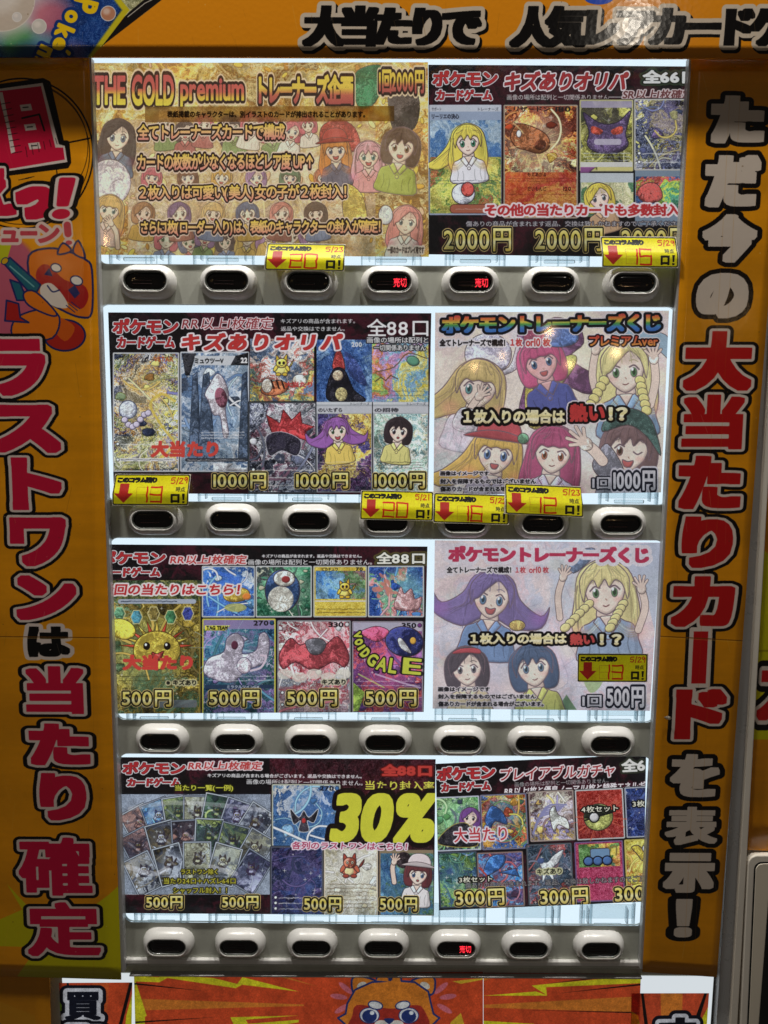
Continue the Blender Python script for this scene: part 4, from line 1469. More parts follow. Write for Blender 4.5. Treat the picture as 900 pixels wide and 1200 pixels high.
c.poly([(640, 470), (668, 438), (676, 420), (668, 416), (656, 424), (652, 446)], (150, 160, 70), smooth=True, out=INK, ow=.8)
girl(c, 634, 424, 21, (200, 70, 120), (70, 110, 160), 'bob', tilt=-14, cloth=(60, 70, 150), skin=(232, 170, 170))
c.ell(648, 392, 30, 14, (70, 110, 190), rot=8, out=INK, ow=.8); c.ell(626, 396, 12, 12, (190, 70, 110), out=INK, ow=.7)
girl(c, 560, 453, 24, (198, 170, 96), (80, 150, 150), 'flow', tilt=8, cloth=(214, 206, 226), wink=False, mouth='closed')
arm(c, [(548, 494), (552, 478), (562, 464)], 8)
c.poly([(540, 478), (530, 500), (552, 506), (560, 484)], (226, 220, 234), smooth=True, out=INK, ow=.8)
girl(c, 732, 433, 25, (222, 212, 132), (80, 140, 80), 'long', tilt=-3, cloth=(110, 150, 190), mouth='closed')
c.poly([(716, 396), (732, 386), (764, 388), (784, 396), (788, 424), (762, 404)], (130, 176, 206), smooth=True, out=INK, ow=.8, a=.9)
arm(c, [(700, 466), (694, 440), (698, 410)], 8); arm(c, [(762, 474), (768, 446), (766, 420)], 9)
for s_ in (0, 1):
    for i in range(6):
        c.ell(708 + s_ * 42 - i * 4 * (1 - s_) + i * 1.5 * s_, 446 + i * 7, 6, 5, (226, 214, 120), rot=30, out=INK, ow=.7)
c.art(508, 490, 560, 560, [(170, 196, 206), (214, 190, 206), (190, 214, 206), (226, 200, 206)], 53, f=.5, sharp=.2, lines=.2, a=.6)
girl(c, 581, 531, 23, (214, 170, 70), (80, 120, 180), 'flow', tilt=8, hat=(190, 60, 70), cloth=(150, 140, 160))
girl(c, 648, 530, 23, (170, 62, 106), (200, 110, 70), 'long', tilt=6, cloth=(196, 190, 222), mouth='closed')
c.ell(608 + 5, 514, 6, 6, (90, 150, 110), out=INK, ow=.8)
girl(c, 737, 526, 25, (112, 82, 84), (130, 84, 66), 'bob', tilt=6, cloth=(120, 126, 140), wink=True)
c.poly([(706, 506), (712, 488), (736, 478), (760, 488), (770, 510), (774, 534), (758, 512), (736, 498)], (50, 86, 80), smooth=True, out=INK, ow=.9)
c.poly([(700, 532), (712, 520), (730, 548), (726, 566), (704, 560), (694, 546)], (126, 128, 146), smooth=True, out=INK, ow=.9)
arm(c, [(706, 540), (696, 528), (686, 520)], 12)
c.mute(.16, (238, 222, 212))
c.text("ポケモントレーナーズくじ", 517, 368, 775, 390, None, w=.2, sq=(1.7, 1.2), tight=.97, grad=[(0, (206, 70, 60)), (.22, (220, 120, 50)), (.4, (206, 190, 60)), (.55, (70, 150, 70)), (.75, (60, 120, 190)), (1, (50, 100, 180))],
       out=((4.2, (224, 214, 220)), (3.0, (18, 20, 28))), lean=-.012)
c.text("全てトレーナーズで構成！", 515, 397.5, 592, 406, (26, 20, 24), w=.45, out=((1.8, (228, 222, 226)),))
c.text("１枚", 598, 396.5, 612, 406, (210, 60, 60), w=.4, out=((1.5, (228, 222, 226)),)); c.text("or10", 616, 396.5, 633, 406, (210, 60, 60), w=.4, out=((1.5, (228, 222, 226)),)); c.text("枚", 636, 396.5, 645, 406, (210, 60, 60), w=.4, out=((1.5, (228, 222, 226)),))
c.text("プレミアムver", 690, 393, 771, 405.5, None, w=.5, grad=[(0, (214, 60, 50)), (1, (226, 150, 60))], out=((2.8, (226, 216, 220)), (1.8, (40, 16, 20))), tight=.95)
CR = [(0, (240, 232, 190)), (.5, (230, 214, 140)), (.7, (244, 236, 200)), (1, (220, 200, 140))]
c.text("１枚入りの場合は", 543, 480, 662, 496.5, None, w=.9, grad=CR, out=((3.3, (22, 18, 18)),), tight=.98)
c.text("熱い", 667, 473, 709, 494.5, (206, 54, 52), w=.3, sq=(1.2, .9), out=((4.0, (232, 220, 222)), (2.6, (24, 16, 18))))
c.text("！", 713, 477, 718, 493, None, w=1.2, grad=CR, out=((2.6, (22, 18, 18)),)); c.text("？", 722, 477, 735, 493, None, w=1.1, grad=CR, out=((2.6, (22, 18, 18)),))
for s, b in (("画像はイメージです", (516, 552, 573, 557.5)), ("封入を保障するものではございません", (516, 561, 628, 567)), ("傷ありカードが含まれる場合がございます。", (516, 570, 640, 576))):
    c.text(s, *b, (24, 20, 26), w=.25, out=((1.0, (226, 216, 222)),))
c.text("1回", 694, 559, 715, 573, (206, 204, 212), w=.5, out=((1.6, (30, 30, 44)),)); c.text("1000円", 718.5, 551.5, 768, 574.5, (214, 212, 218), w=.8, out=((3.6, (214, 210, 220)), (2.0, (22, 24, 40))), tight=.95)

c.grain(.025, 4)
poster(c, "girl_poster", q, "pale poster of drawn girls under a rainbow title, priced 1000円", 4, mottle=.13)

# --- third row left
q = [(128.6, 638), (501, 640.5), (496.5, 834.5), (137.5, 836)]
c = Canvas(q, YP, 2.2, (18, 16, 18))
c.vol, c.tex = 4.0, .22
darkband(c, 120, 630, 510, 840, 61)
series_logo(c, 116, 646, 194, 661, 119, 665, 188, 676)
c.text("RR以上1枚確定", 200, 650.5, 289, 661, RED, w=.25, slant=.2, out=((1.5, (232, 214, 216)),))
c.text("画像の場所は配列と一切関係ありません。", 291, 655.5, 436, 662, (230, 230, 230), w=.15)
c.text("キズアリの商品が含まれます。返品や交換はできません。", 307, 649.5, 424, 653.8, (230, 230, 230), w=.2)
c.text("全88口", 441, 647, 498, 661, (240, 240, 226), w=.6, out=((3.0, (90, 80, 40)), (.9, (30, 26, 16))))
card(c, 130, 700, 235, 838, [(84, 70, 26), (150, 126, 40), (196, 170, 60), (110, 92, 34), (80, 110, 70), (170, 140, 50)], 62, border=(150, 130, 50), f=.9, lines=.7, speck=.1, rules=0)
c.art(128, 680, 236, 704, [(90, 110, 60), (130, 130, 60), (60, 80, 50)], 63, f=1, lines=.5)
c.box(138, 702, 230, 707.5, (170, 180, 196), r=3); smallprint(c, 142, 703, 208, 706.5, 1, (30, 40, 60), 64, wd=1.3)
for i, gc in enumerate(((90, 150, 110), (60, 130, 150), (150, 130, 60), (70, 140, 90), (50, 60, 140))):
    c.poly([(140 + i * 20 + 7 * math.cos(a_ * math.pi / 3), 719 + (i % 2) * 4 + 9 * math.sin(a_ * math.pi / 3)) for a_ in range(6)], gc, out=(214, 206, 140), ow=1)
for i in range(11):
    a_ = math.pi * (1.08 + .084 * i)
    c.poly([(184 + 26 * math.cos(a_ - .1), 762 + 20 * math.sin(a_ - .1)), (184 + 46 * math.cos(a_), 766 + 40 * math.sin(a_)), (184 + 26 * math.cos(a_ + .1), 762 + 20 * math.sin(a_ + .1))], ((214, 70, 50), (230, 200, 70))[i % 2], out=(90, 60, 20), ow=.7)
c.ell(184, 762, 27, 22, (230, 200, 66), out=(90, 64, 20), ow=1)
for s_ in (-1, 1):
    c.ell(184 + s_ * 12, 757, 4, 4.6, (30, 20, 16)); c.ell(183 + s_ * 12, 755.4, 1.4, 1.6, (255, 255, 255))
c.poly([(178, 764), (184, 766), (192, 763), (187, 774), (180, 773)], (196, 66, 60), smooth=True, out=(70, 30, 20), ow=.8)
c.ell(143, 737, 16, 11, (232, 206, 60), rot=20, out=(90, 64, 20), ow=.8)
c.text("大当たり", 144, 767, 226, 785.5, (222, 62, 52), w=1.4)
c.text("※キズあり", 195, 796.5, 230, 803, (30, 26, 20), w=.3, out=((1.4, (196, 190, 140)),))
smallprint(c, 140, 790, 225, 800, 2, (50, 40, 16), 65)
c.box(166, 820, 231, 829, (110, 116, 130), r=3, a=.8)
tops = ((236.5, 299, [(40, 80, 170), (90, 150, 206), (206, 222, 232), (50, 100, 180)]), (299.5, 365.5, [(40, 110, 80), (80, 150, 110), (50, 60, 60), (190, 190, 160)]),
        (367, 430, [(236, 206, 70), (230, 196, 60)]), (431, 497, [(40, 80, 170), (70, 130, 200), (214, 130, 130), (110, 170, 130), (60, 90, 180)]))
for i, (a0, a1, pal) in enumerate(tops):
    card(c, a0, 663, a1, 723.5, pal, 66 + i, border=(196, 200, 200) if i != 2 else (190, 192, 180), f=.9 if i != 2 else .3, lines=.5 if i != 2 else .05, rules=0)
c.ell(277, 697, 15, 8, (240, 196, 70), rot=-6, out=(120, 80, 30), ow=.8); c.ell(289, 699, 5, 4, (230, 130, 50)); c.ell(276, 712, 13, 5, (190, 190, 90), a=.8)
c.ell(331, 692, 20, 24, (50, 80, 130), out=INK, ow=.9); c.ell(329, 702, 15, 15, (226, 222, 206)); c.ell(333, 678, 12, 9, (222, 220, 206), out=INK, ow=.8); c.ell(335, 679, 5, 4, (150, 50, 50))
c.art(370, 669, 428, 702, [(60, 120, 190), (110, 160, 196), (100, 140, 90), (150, 110, 110)], 70, f=1, lines=.4); c.box(369.5, 668.5, 428.5, 703, None, out=None)
beast(c, 404, 690, 10, (240, 206, 60), (226, 180, 40), (250, 226, 110), 3, eye=(60, 30, 20))
c.text("ピカチュウ", 377, 665.2, 396, 669, (40, 30, 20), w=.1); c.text("70", 417, 665, 425, 669, (40, 30, 20), w=.2)
smallprint(c, 372, 712, 427, 720, 2, (70, 50, 20), 71, wd=1.1); c.line([(370, 704.5), (428, 704.5)], 1.5, (220, 220, 210))
c.poly([(462, 712), (466, 696), (470, 688), (474, 696), (482, 690), (486, 702), (494, 700), (490, 714), (474, 716)], (230, 170, 170), smooth=True, out=(120, 60, 70), ow=.8)
for i in range(14):
    rg = random.Random(i + 5)
    c.ell(rg.uniform(436, 470), rg.uniform(670, 700), rg.uniform(2, 5), rg.uniform(1.5, 3), (222, 130, 110), rot=rg.uniform(0, 90), a=.8)
c.ell(300 - 8, 669, 1.8, 1.8, (40, 70, 120))
card(c, 237, 725, 323, 838, [(30, 70, 110), (60, 120, 150), (130, 110, 170), (40, 90, 100), (190, 180, 210)], 72, border=(220, 210, 70), f=.8, lines=.5, rules=0, hp="270", head=(150, 130, 180))
c.poly([(240, 733), (270, 733), (264, 739), (240, 739)], (226, 214, 60)); c.text("TAG TEAM", 242, 733.5, 267, 738, (20, 20, 20), w=.3)
rays(c, 265, 760, 40, 30, (170, 210, 226), 8, wd=1, a=.5)
c.poly([(240, 790), (244, 772), (262, 764), (266, 748), (278, 742), (286, 752), (284, 766), (300, 762), (304, 744), (312, 742), (316, 756), (310, 776), (288, 786), (270, 800)], (206, 196, 214), smooth=True, out=(90, 80, 110), ow=1)
c.ell(275, 756, 4, 5, (90, 40, 60)); c.ell(286, 780, 8, 9, (226, 206, 220), out=(90, 80, 110), ow=.8); c.line([(294, 786), (306, 782), (312, 770), (306, 768)], 2.5, (220, 200, 216), smooth=True)
smallprint(c, 244, 790, 318, 800, 2, (230, 230, 240), 73, wd=1.1); c.box(240, 802.5, 321, 807, (40, 60, 90)); c.text("ミラクルツインGX", 266, 803, 304, 806.8, (220, 226, 240), w=.1)
card(c, 325, 727, 411, 838, [(206, 206, 210), (176, 70, 80), (226, 226, 222), (190, 90, 100), (150, 156, 170), (236, 232, 214)], 74, border=(150, 150, 154), f=1.1, lines=.7, hp="330", rules=2)
c.poly([(327, 768), (340, 748), (352, 756), (366, 750), (380, 756), (396, 746), (409, 768), (404, 782), (390, 776), (368, 786), (346, 776), (332, 784)], (186, 70, 78), smooth=True, out=(90, 40, 50), ow=1)
c.poly([(358, 752), (372, 748), (382, 754), (376, 766), (364, 766)], (130, 130, 140), smooth=True, out=INK, ow=.8)
for i in range(5):
    c.ell(334 + i * 17, 790 + (i % 2) * 4, 9, 6, (226, 222, 206), a=.75)
c.text("キズあり", 377, 796, 405, 802.5, (26, 24, 20), w=.3, out=((1.3, (206, 200, 170)),))
card(c, 412.5, 728, 496, 838, [(110, 50, 120), (190, 60, 110), (150, 90, 160), (206, 80, 90), (90, 50, 110)], 75, border=(150, 140, 150), f=.6, lines=.35, hp="350", rules=0, head=(190, 190, 206))
c.ell(474, 752, 22, 17, (50, 56, 120), rot=10, out=INK, ow=1); c.ell(484, 751, 3.4, 4, (226, 170, 60), out=INK, ow=.6)
c.poly([(466, 750), (470, 760), (482, 766), (478, 758), (470, 748)], (240, 240, 240), smooth=True, out=INK, ow=.6)
c.poly([(420, 742), (440, 734), (456, 740), (444, 752), (430, 748)], (214, 80, 120), smooth=True, out=INK, ow=.7)
for ch, x, y, hw, hh, rt in (("V", 419, 744.5, 3.8, 4.6, 72), ("O", 420.5, 752.5, 3.6, 4.8, 68), ("I", 423.5, 759, 1.5, 5.2, 60), ("D", 428, 765.5, 3.9, 6, 48), ("G", 436.5, 773.5, 5.4, 7.4, 34), ("A", 448, 778.5, 6.2, 8.0, 18), ("L", 460.5, 780.5, 4.8, 8.8, 9), ("E", 483, 781, 10.5, 9.6, 5)):
    c.text(ch, x - hw, y - hh, x + hw, y + hh, (206, 214, 60), w=.8, rot=rt, out=((1.5, (30, 26, 30)),))
c.poly([(414, 800), (428, 812), (420, 834), (414, 834)], (150, 190, 70)); c.line([(440, 790), (470, 800), (492, 806)], 2, (220, 200, 226), a=.7); c.line([(420, 790), (450, 806)], 1.6, (190, 210, 110), a=.8)
smallprint(c, 418, 796, 492, 806, 2, (230, 226, 236), 76, wd=1)
c.text("今回の当たりはこちら！", 118, 684, 281, 697.5, (206, 40, 44), w=.5, slant=.15, out=((1.9, (236, 226, 224)),))
for a0, a1 in ((143, 201), (245, 304), (336, 395), (428, 488)):
    price(c, "500円", a0, 808.5, a1, 828)
c.grain(.012)
poster(c, "card_poster", q, "black-headed poster of painted cards priced 500円, left in the third window row", 5)

# --- third row right
q = [(509.5, 633), (774, 636), (761.5, 833), (507, 830.5)]
c = Canvas(q, YP + .0006, 2.3, (214, 200, 206))
c.vol, c.tex = 4.0, .22
c.art(500, 625, 790, 840, [(244, 226, 226), (228, 220, 232), (246, 224, 220), (238, 208, 216), (216, 218, 236)], 81, f=.35, sharp=.05, lines=0, speck=.03)
rg = random.Random(9)
for i in range(26):
    x, y, qr = rg.uniform(509, 772), rg.uniform(633, 833), rg.uniform(8, 34)
    c.ell(x, y, qr, qr * rg.uniform(.3, .8), rg.choice(((190, 206, 236), (244, 206, 214), (214, 232, 206), (246, 236, 190), (216, 200, 236), (200, 226, 236))), rot=rg.uniform(0, 180), a=.38, soft=qr * .25)
    t = rg.uniform(0, 6.28)
    c.line([(x, y), (x + qr * math.cos(t), y + qr * math.sin(t)), (x + qr * 1.6 * math.cos(t + .7), y + qr * 1.6 * math.sin(t + .7))], .6, (150, 140, 170), smooth=True, a=.5)
c.poly([(700, 640), (774, 636), (772, 760), (758, 700), (730, 660)], (176, 196, 222), smooth=False, a=.8)
girl(c, 576, 700, 23, (112, 94, 158), (90, 140, 180), 'flip', tilt=6, cloth=(96, 130, 180))
c.ell(606, 733, 9, 6, (206, 170, 80), out=INK, ow=.8)
girl(c, 709, 692, 26, (222, 208, 130), (86, 146, 84), 'long', tilt=-4, cloth=(130, 156, 190), mouth='closed')
c.poly([(672, 672), (696, 652), (694, 642), (668, 650)], (120, 150, 196), smooth=True, out=INK, ow=.7)
arm(c, [(656, 724), (654, 698), (660, 676)], 7); arm(c, [(748, 738), (756, 712), (752, 690)], 8)
for s_ in (0, 1):
    for i in range(6):
        c.ell(690 + s_ * 40 - i * 5.5 * (1 - s_) - i * 3 * s_, 708 + i * 5.5, 6, 4.6, (226, 214, 130), rot=-30, out=INK, ow=.7)
c.poly([(690, 770), (682, 790), (692, 812), (706, 800), (704, 776)], (150, 190, 110), smooth=True, a=.8)
c.poly([(652, 832), (664, 814), (676, 832)], (70, 130, 70), a=.8)
girl(c, 547, 783, 19, (70, 62, 72), (110, 110, 120), 'bob', tilt=-4, cloth=(214, 196, 150), mouth='closed')
c.poly([(530, 766), (540, 760), (560, 760), (563, 766), (548, 765)], (190, 60, 70), smooth=True, out=INK, ow=.5)
girl(c, 625, 782, 21, (60, 84, 120), (90, 130, 160), 'bob', tilt=-8, cloth=(190, 196, 90), mouth='closed')
c.mute(.16, (236, 220, 222))
c.text("ポケモントレーナーズくじ", 525, 640, 761, 659.5, (204, 52, 88), w=.2, sq=(1.5, 1.0), tight=.97, out=((4.2, (228, 222, 230)),), lean=.006)
c.text("全てトレーナーズで構成！", 523.5, 664, 599, 671.5, (26, 20, 24), w=.3, out=((1.6, (228, 222, 226)),))
c.text("１枚", 604, 664, 616, 671.5, (210, 50, 60), w=.2); c.text("or10", 620, 664, 634, 671.5, (210, 50, 60), w=.2); c.text("枚", 636, 664, 643, 671.5, (210, 50, 60), w=.2)
c.text("１枚入りの場合は", 551, 742, 664, 755, None, w=.8, grad=CR, out=((2.8, (22, 18, 18)),), tight=.98)
c.text("熱い", 668, 742.5, 697, 756, (206, 70, 66), w=.9, out=((2.6, (24, 16, 18)),))
c.text("！", 703, 743, 707.5, 756, None, w=1.0, grad=CR, out=((2.4, (22, 18, 18)),)); c.text("？", 717, 743, 728, 756, None, w=1.0, grad=CR, out=((2.4, (22, 18, 18)),))
for s, b in (("画像はイメージです", (513.5, 805, 574, 810.5)), ("封入を保障するものではございません", (513.5, 813.5, 628, 819)), ("傷ありカードが含まれる場合がございます。", (513.5, 822, 637, 828))):
    c.text(s, *b, (24, 20, 26), w=.25, out=((1.0, (226, 216, 222)),))
c.text("1回", 682.5, 814.5, 705, 828.5, (206, 204, 212), w=.5, out=((1.5, (30, 30, 44)),)); c.text("500円", 711, 805, 755, 829, (214, 212, 218), w=.8, out=((3.2, (214, 210, 220)), (1.8, (22, 24, 40))), tight=.95)

c.grain(.025, 4)
poster(c, "girl_poster", q, "pale poster of drawn girls under a crimson title, priced 500円", 6, mottle=.13)

# --- fourth row left
q = [(140, 887.5), (510.5, 889.5), (508.5, 1073), (146.5, 1070)]
c = Canvas(q, YP, 2.2, (18, 16, 18))
c.vol, c.tex = 4.0, .22
darkband(c, 130, 880, 520, 1080, 91)
c.art(316, 885, 512, 1075, [(30, 16, 20), (80, 24, 36), (40, 18, 24)], 92, f=.4, sharp=.1, lines=0)
series_logo(c, 143.5, 893, 217, 907.5, 149, 912, 211, 922)
c.text("RR以上1枚確定", 221, 892.5, 307, 902.5, RED, w=.25, slant=.2, out=((1.5, (232, 214, 216)),))
c.text("キズアリの商品が含まれる場合がございます。返品や交換はできません。", 243, 907, 424, 911.8, (230, 230, 230), w=.2, lean=.006)
c.text("画像の場所は配列と一切関係ありません。", 289, 914, 425, 920, (230, 230, 230), w=.1, lean=.01)
c.text("当たり一覧(一例)", 205, 920, 273, 928, (226, 226, 60), w=.2, out=((1.2, (50, 50, 10)),))
c.art(142, 931, 317, 1050, [(170, 172, 176), (150, 152, 158), (186, 188, 192)], 93, f=.4, sharp=.1, lines=.1)
rg = random.Random(12)
fan = []
for row, (yy, n, x_0, x_1) in enumerate(((955, 7, 164, 298), (982, 6, 164, 298), (1010, 5, 168, 294))):
    for i in range(n):
        u = i / (n - 1)
        fan.append((x_0 + (x_1 - x_0) * u, yy + 14 * (2 * u - 1) ** 2 + rg.uniform(-2, 2), (2 * u - 1) * 30 + rg.uniform(-4, 4), rg.randint(0, 6)))
pals = [[(60, 60, 70), (200, 196, 190), (110, 90, 60)], [(70, 50, 90), (190, 180, 200), (60, 60, 80)], [(40, 90, 160), (110, 170, 210), (200, 210, 220)], [(60, 90, 60), (170, 180, 90), (50, 60, 60)],
        [(90, 80, 60), (220, 210, 160), (120, 120, 120)], [(80, 60, 60), (190, 130, 110), (60, 50, 60)], [(50, 60, 90), (160, 160, 190), (90, 90, 110)]]
for (x, y, rt, pi_) in fan:
    a_ = R(rt)
    hw, hh = 16, 22.5
    P4 = [(x + u * hw * math.cos(a_) - v * hh * math.sin(a_), y + u * hw * math.sin(a_) + v * hh * math.cos(a_)) for u, v in ((-1, -1), (1, -1), (1, 1), (-1, 1))]
    xs, ys = [p[0] for p in P4], [p[1] for p in P4]
    sv = c.A.copy() if False else None
    w_ = c.win(min(xs) - 2, min(ys) - 2, max(xs) + 2, max(ys) + 2)
    old = c.A[w_].copy()
    c.art(min(xs) - 1, min(ys) - 1, max(xs) + 1, max(ys) + 1, pals[pi_], rg.randint(1, 99), f=1.1, lines=.6, speck=.08)
    motifs(c, min(xs), min(ys), max(xs), max(ys), pals[pi_], rg.randint(1, 999), .7)
    beast(c, x + rg.uniform(-2, 2), y - 4, 6.5, rg.choice(pals[pi_]), pals[pi_][0], pals[pi_][1], rg.randint(0, 99))
    X, Y = c.PX[w_] - x, c.PY[w_] - y
    U, V = X * math.cos(a_) + Y * math.sin(a_), -X * math.sin(a_) + Y * math.cos(a_)
    d_ = np.maximum(np.abs(U) - hw, np.abs(V) - hh)
    new = c.A[w_]
    k_ = np.clip(.5 - d_ * c.k, 0, 1)[..., None]
    c.A[w_] = old * (1 - k_) + new * k_
    c.poly(P4, None, out=(60, 58, 62), ow=2.4)
    c.poly(P4, None, out=rg.choice(((206, 206, 204), (226, 224, 216), (170, 172, 176))), ow=1.2)
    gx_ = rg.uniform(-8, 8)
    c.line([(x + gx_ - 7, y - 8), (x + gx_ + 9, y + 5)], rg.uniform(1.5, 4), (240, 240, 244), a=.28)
    smallprint(c, x - 9, y + 9, x + 9, y + 15, 2, (230, 230, 226), rg.randint(1, 999), wd=.9, a=.6)
w_ = c.win(143, 931, 316, 1048)
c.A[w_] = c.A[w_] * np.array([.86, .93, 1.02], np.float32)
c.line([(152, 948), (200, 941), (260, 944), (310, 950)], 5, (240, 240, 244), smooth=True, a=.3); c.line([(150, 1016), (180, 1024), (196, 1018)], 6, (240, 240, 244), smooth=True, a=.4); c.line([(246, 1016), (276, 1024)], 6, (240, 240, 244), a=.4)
for s, b in (("ラストワン除く", (212, 1018.5, 255, 1025)), ("当たり24口＋ハズレ64口", (192, 1029, 276, 1036)), ("シャッフル封入！！", (203, 1040, 266, 1047))):
    c.text(s, *b, (206, 200, 50), w=.15, out=((1.1, (50, 46, 16)),))
darkband(c, 140, 1048.5, 317, 1075, 94)
for a0, a1 in ((171, 214), (260, 303)):
    price(c, "500円", a0, 1050, a1, 1065)
card(c, 318.5, 919, 399, 998, [(60, 110, 170), (196, 214, 230), (110, 160, 206), (230, 230, 226), (50, 90, 150)], 95, border=(190, 192, 170), f=.7, lines=.3, hp="270", rules=0)
c.poly([(340, 948), (350, 958), (356, 950), (362, 958), (373, 948), (368, 964), (360, 962), (362, 974), (350, 974), (352, 962), (344, 966)], (50, 46, 56), smooth=True, out=(210, 214, 220), ow=.8); c.ell(356, 962, 2.4, 3, (190, 50, 50))
c.text("全88口", 447, 895.5, 506, 909.5, (214, 60, 50), w=.9, out=((1.2, (110, 20, 20)),), lean=.008)
c.text("当たり封入率", 428, 915, 509, 926, (230, 230, 70), w=.25, lean=.01)
c.text("30%", 390, 929, 512, 988, (222, 222, 48), w=.8, sq=(3.2, 2.4), slant=.18, tight=.9, out=((5.5, (26, 14, 16)),))
card(c, 317, 992, 378.5, 1073, [(30, 40, 90), (50, 70, 130), (70, 60, 110), (24, 30, 60)], 96, border=(90, 94, 110), f=.9, lines=.5, rules=3)
card(c, 379.5, 994, 443, 1074, [(226, 222, 196), (236, 232, 214), (214, 206, 170), (240, 238, 230)], 97, border=(220, 206, 180), f=1, lines=.4, rules=0)
beast(c, 410, 1014, 13, (206, 100, 70), (170, 66, 50), (236, 214, 150), 7, eye=(240, 226, 190))
smallprint(c, 384, 1034, 438, 1066, 7, (110, 90, 60), 98, wd=1)
c.box(444.5, 996, 508, 1075, (150, 130, 100))
c.art(446, 1000, 508, 1072, [(60, 110, 170), (90, 150, 190), (110, 160, 120), (60, 80, 140)], 99, f=.7, lines=.4)
c.ell(473, 1008, 9, 9, (52, 40, 44), out=INK, ow=.6)
girl(c, 490, 1024, 12, (110, 52, 56), (90, 130, 180), 'bob', tilt=6, hat=(220, 206, 206), cloth=(226, 220, 220))
arm(c, [(462, 1034), (460, 1018), (462, 1010)], 5)
c.text("各列のラストワンはこちら！", 342, 987, 477, 996, (190, 50, 90), w=.2, slant=.12, out=((1.4, (236, 220, 230)),), lean=.01)
for a0, a1 in ((356, 400), (445, 489)):
    price(c, "500円", a0, 1051.5, a1, 1068, lean=.01)
c.grain(.012)
poster(c, "card_poster", q, "black-headed poster with a fan of small cards and a big yellow 30%, bottom left window", 7)

# --- fourth row right (hangs turned anticlockwise)
q = [(510.5, 895), (757, 884), (753.5, 1056), (514.5, 1067.5)]
c = Canvas([(505, 880), (765, 880), (765, 1075), (505, 1075)], YP + .0012, 2.3, (18, 16, 18))
c.vol, c.tex = 4.0, .22
c.turn(2.6, 510.5, 895)


def LB(x0, y0, x1, y1):
    cx, cy = c.loc((x0 + x1) / 2, (y0 + y1) / 2)
    return cx - (x1 - x0) / 2, cy - (y1 - y0) / 2, cx + (x1 - x0) / 2, cy + (y1 - y0) / 2


darkband(c, 500, 880, 780, 1090, 101)
series_logo(c, *LB(512, 898, 580, 913.5), *LB(517, 916, 575, 927))
c.text("プレイアブルガチャ", *LB(586, 897, 720, 912.5), (170, 30, 34), w=.2, slant=.16, out=((1.5, (236, 224, 226)),))
c.text("全66口", *LB(728, 888, 785, 903.5), (232, 232, 226), w=.8, out=((2.5, (50, 54, 40)),))
c.text("画像の場所は配列と一切関係ありません。", *LB(603, 914, 713, 919.5), (206, 206, 206), w=0)
c.text("RR以上1枚と優良ノーマル1枚と特殊エネルギー1枚", *LB(591, 918.5, 775, 927), (240, 236, 238), w=.3, slant=.16, out=((.9, (70, 30, 40)),))
cs = [((510, 933, 563, 997), [(90, 160, 90), (150, 200, 130), (60, 70, 90), (100, 180, 120)], (190, 196, 214)), ((563.5, 930, 618, 995), [(200, 140, 50), (60, 100, 180), (220, 180, 60), (190, 80, 50), (70, 110, 70)], (120, 120, 150)),
      ((620, 926, 673, 985), [(130, 120, 170), (200, 190, 170), (110, 80, 80), (170, 160, 190), (206, 170, 90)], (170, 150, 140)), ((674.5, 924, 731, 983), [(176, 50, 40), (206, 70, 50), (150, 40, 36)], (196, 200, 200)),
      ((732.5, 921, 790, 980), [(40, 60, 130), (60, 90, 170), (30, 40, 90)], (170, 176, 190)),
      ((514, 998, 560, 1064), [(50, 90, 130), (110, 150, 70), (60, 110, 90), (40, 60, 110)], (70, 80, 100)), ((560, 998, 614, 1063), [(60, 70, 130), (160, 60, 60), (60, 130, 200), (90, 60, 90)], (150, 120, 110)),
      ((618, 988, 671, 1060), [(50, 70, 90), (80, 90, 110), (130, 60, 60), (40, 56, 70)], (90, 96, 104)), ((674, 985, 731, 1056), [(190, 60, 100), (180, 50, 90)], (120, 90, 140)), ((732.5, 982, 790, 1052), [(222, 200, 60), (230, 150, 60), (226, 210, 80)], (206, 190, 90))]
for i, (b, pal, bd) in enumerate(cs):
    card(c, *LB(*b), pal, 102 + i, border=bd, f=1.1 if i not in (3, 8) else .4, lines=.6 if i not in (3, 8) else .1, rules=0, speck=.15)
x, y = c.loc(551, 958)
girl(c, x, y, 9, (120, 70, 150), (70, 60, 70), 'bob', tilt=8, cloth=(40, 38, 44), mouth='closed')
x, y = c.loc(535, 982); c.poly([(x - 22, y + 6), (x - 6, y - 14), (x + 14, y - 16), (x + 24, y + 10)], (38, 36, 42), smooth=True, out=(190, 170, 70), ow=.8)
x, y = c.loc(582, 956); c.poly([(x - 14, y + 4), (x - 6, y - 12), (x + 6, y - 6), (x + 12, y + 10), (x - 2, y + 6), (x - 8, y + 14)], (60, 110, 190), smooth=True, out=INK, ow=.8)
for i in range(5):
    x, y = c.loc(630, 962); c.line([(x - 6, y + 14), (x + 2 + i * 2, y - 4 - i * 3), (x + 22 + i * 3, y - 10 - i * 2)], 2, (140, 140, 190), smooth=True)
x, y = c.loc(650, 958); c.poly([(x - 6, y - 6), (x, y - 14), (x + 4, y - 4), (x + 14, y + 2), (x + 16, y + 14), (x + 4, y + 8), (x - 2, y + 16)], (206, 210, 200), smooth=True, out=INK, ow=.8)
x, y = c.loc(701, 957); rays(c, x, y, 30, 24, (230, 110, 80), 4, wd=1.2, a=.6); c.ell(x, y, 16.5, 15, (206, 214, 110), rot=-12, out=(60, 50, 40), ow=1); c.poly([(x - 16, y + 1), (x - 12, y - 11), (x, y - 15), (x + 13, y - 10), (x + 16, y - 4)], (60, 66, 50), smooth=True); c.line([(x - 16, y + 3), (x + 16, y - 5)], 1.8, (30, 30, 30)); c.ell(x - 5, y, 5, 5, (206, 206, 206), out=(30, 30, 30), ow=1.6)
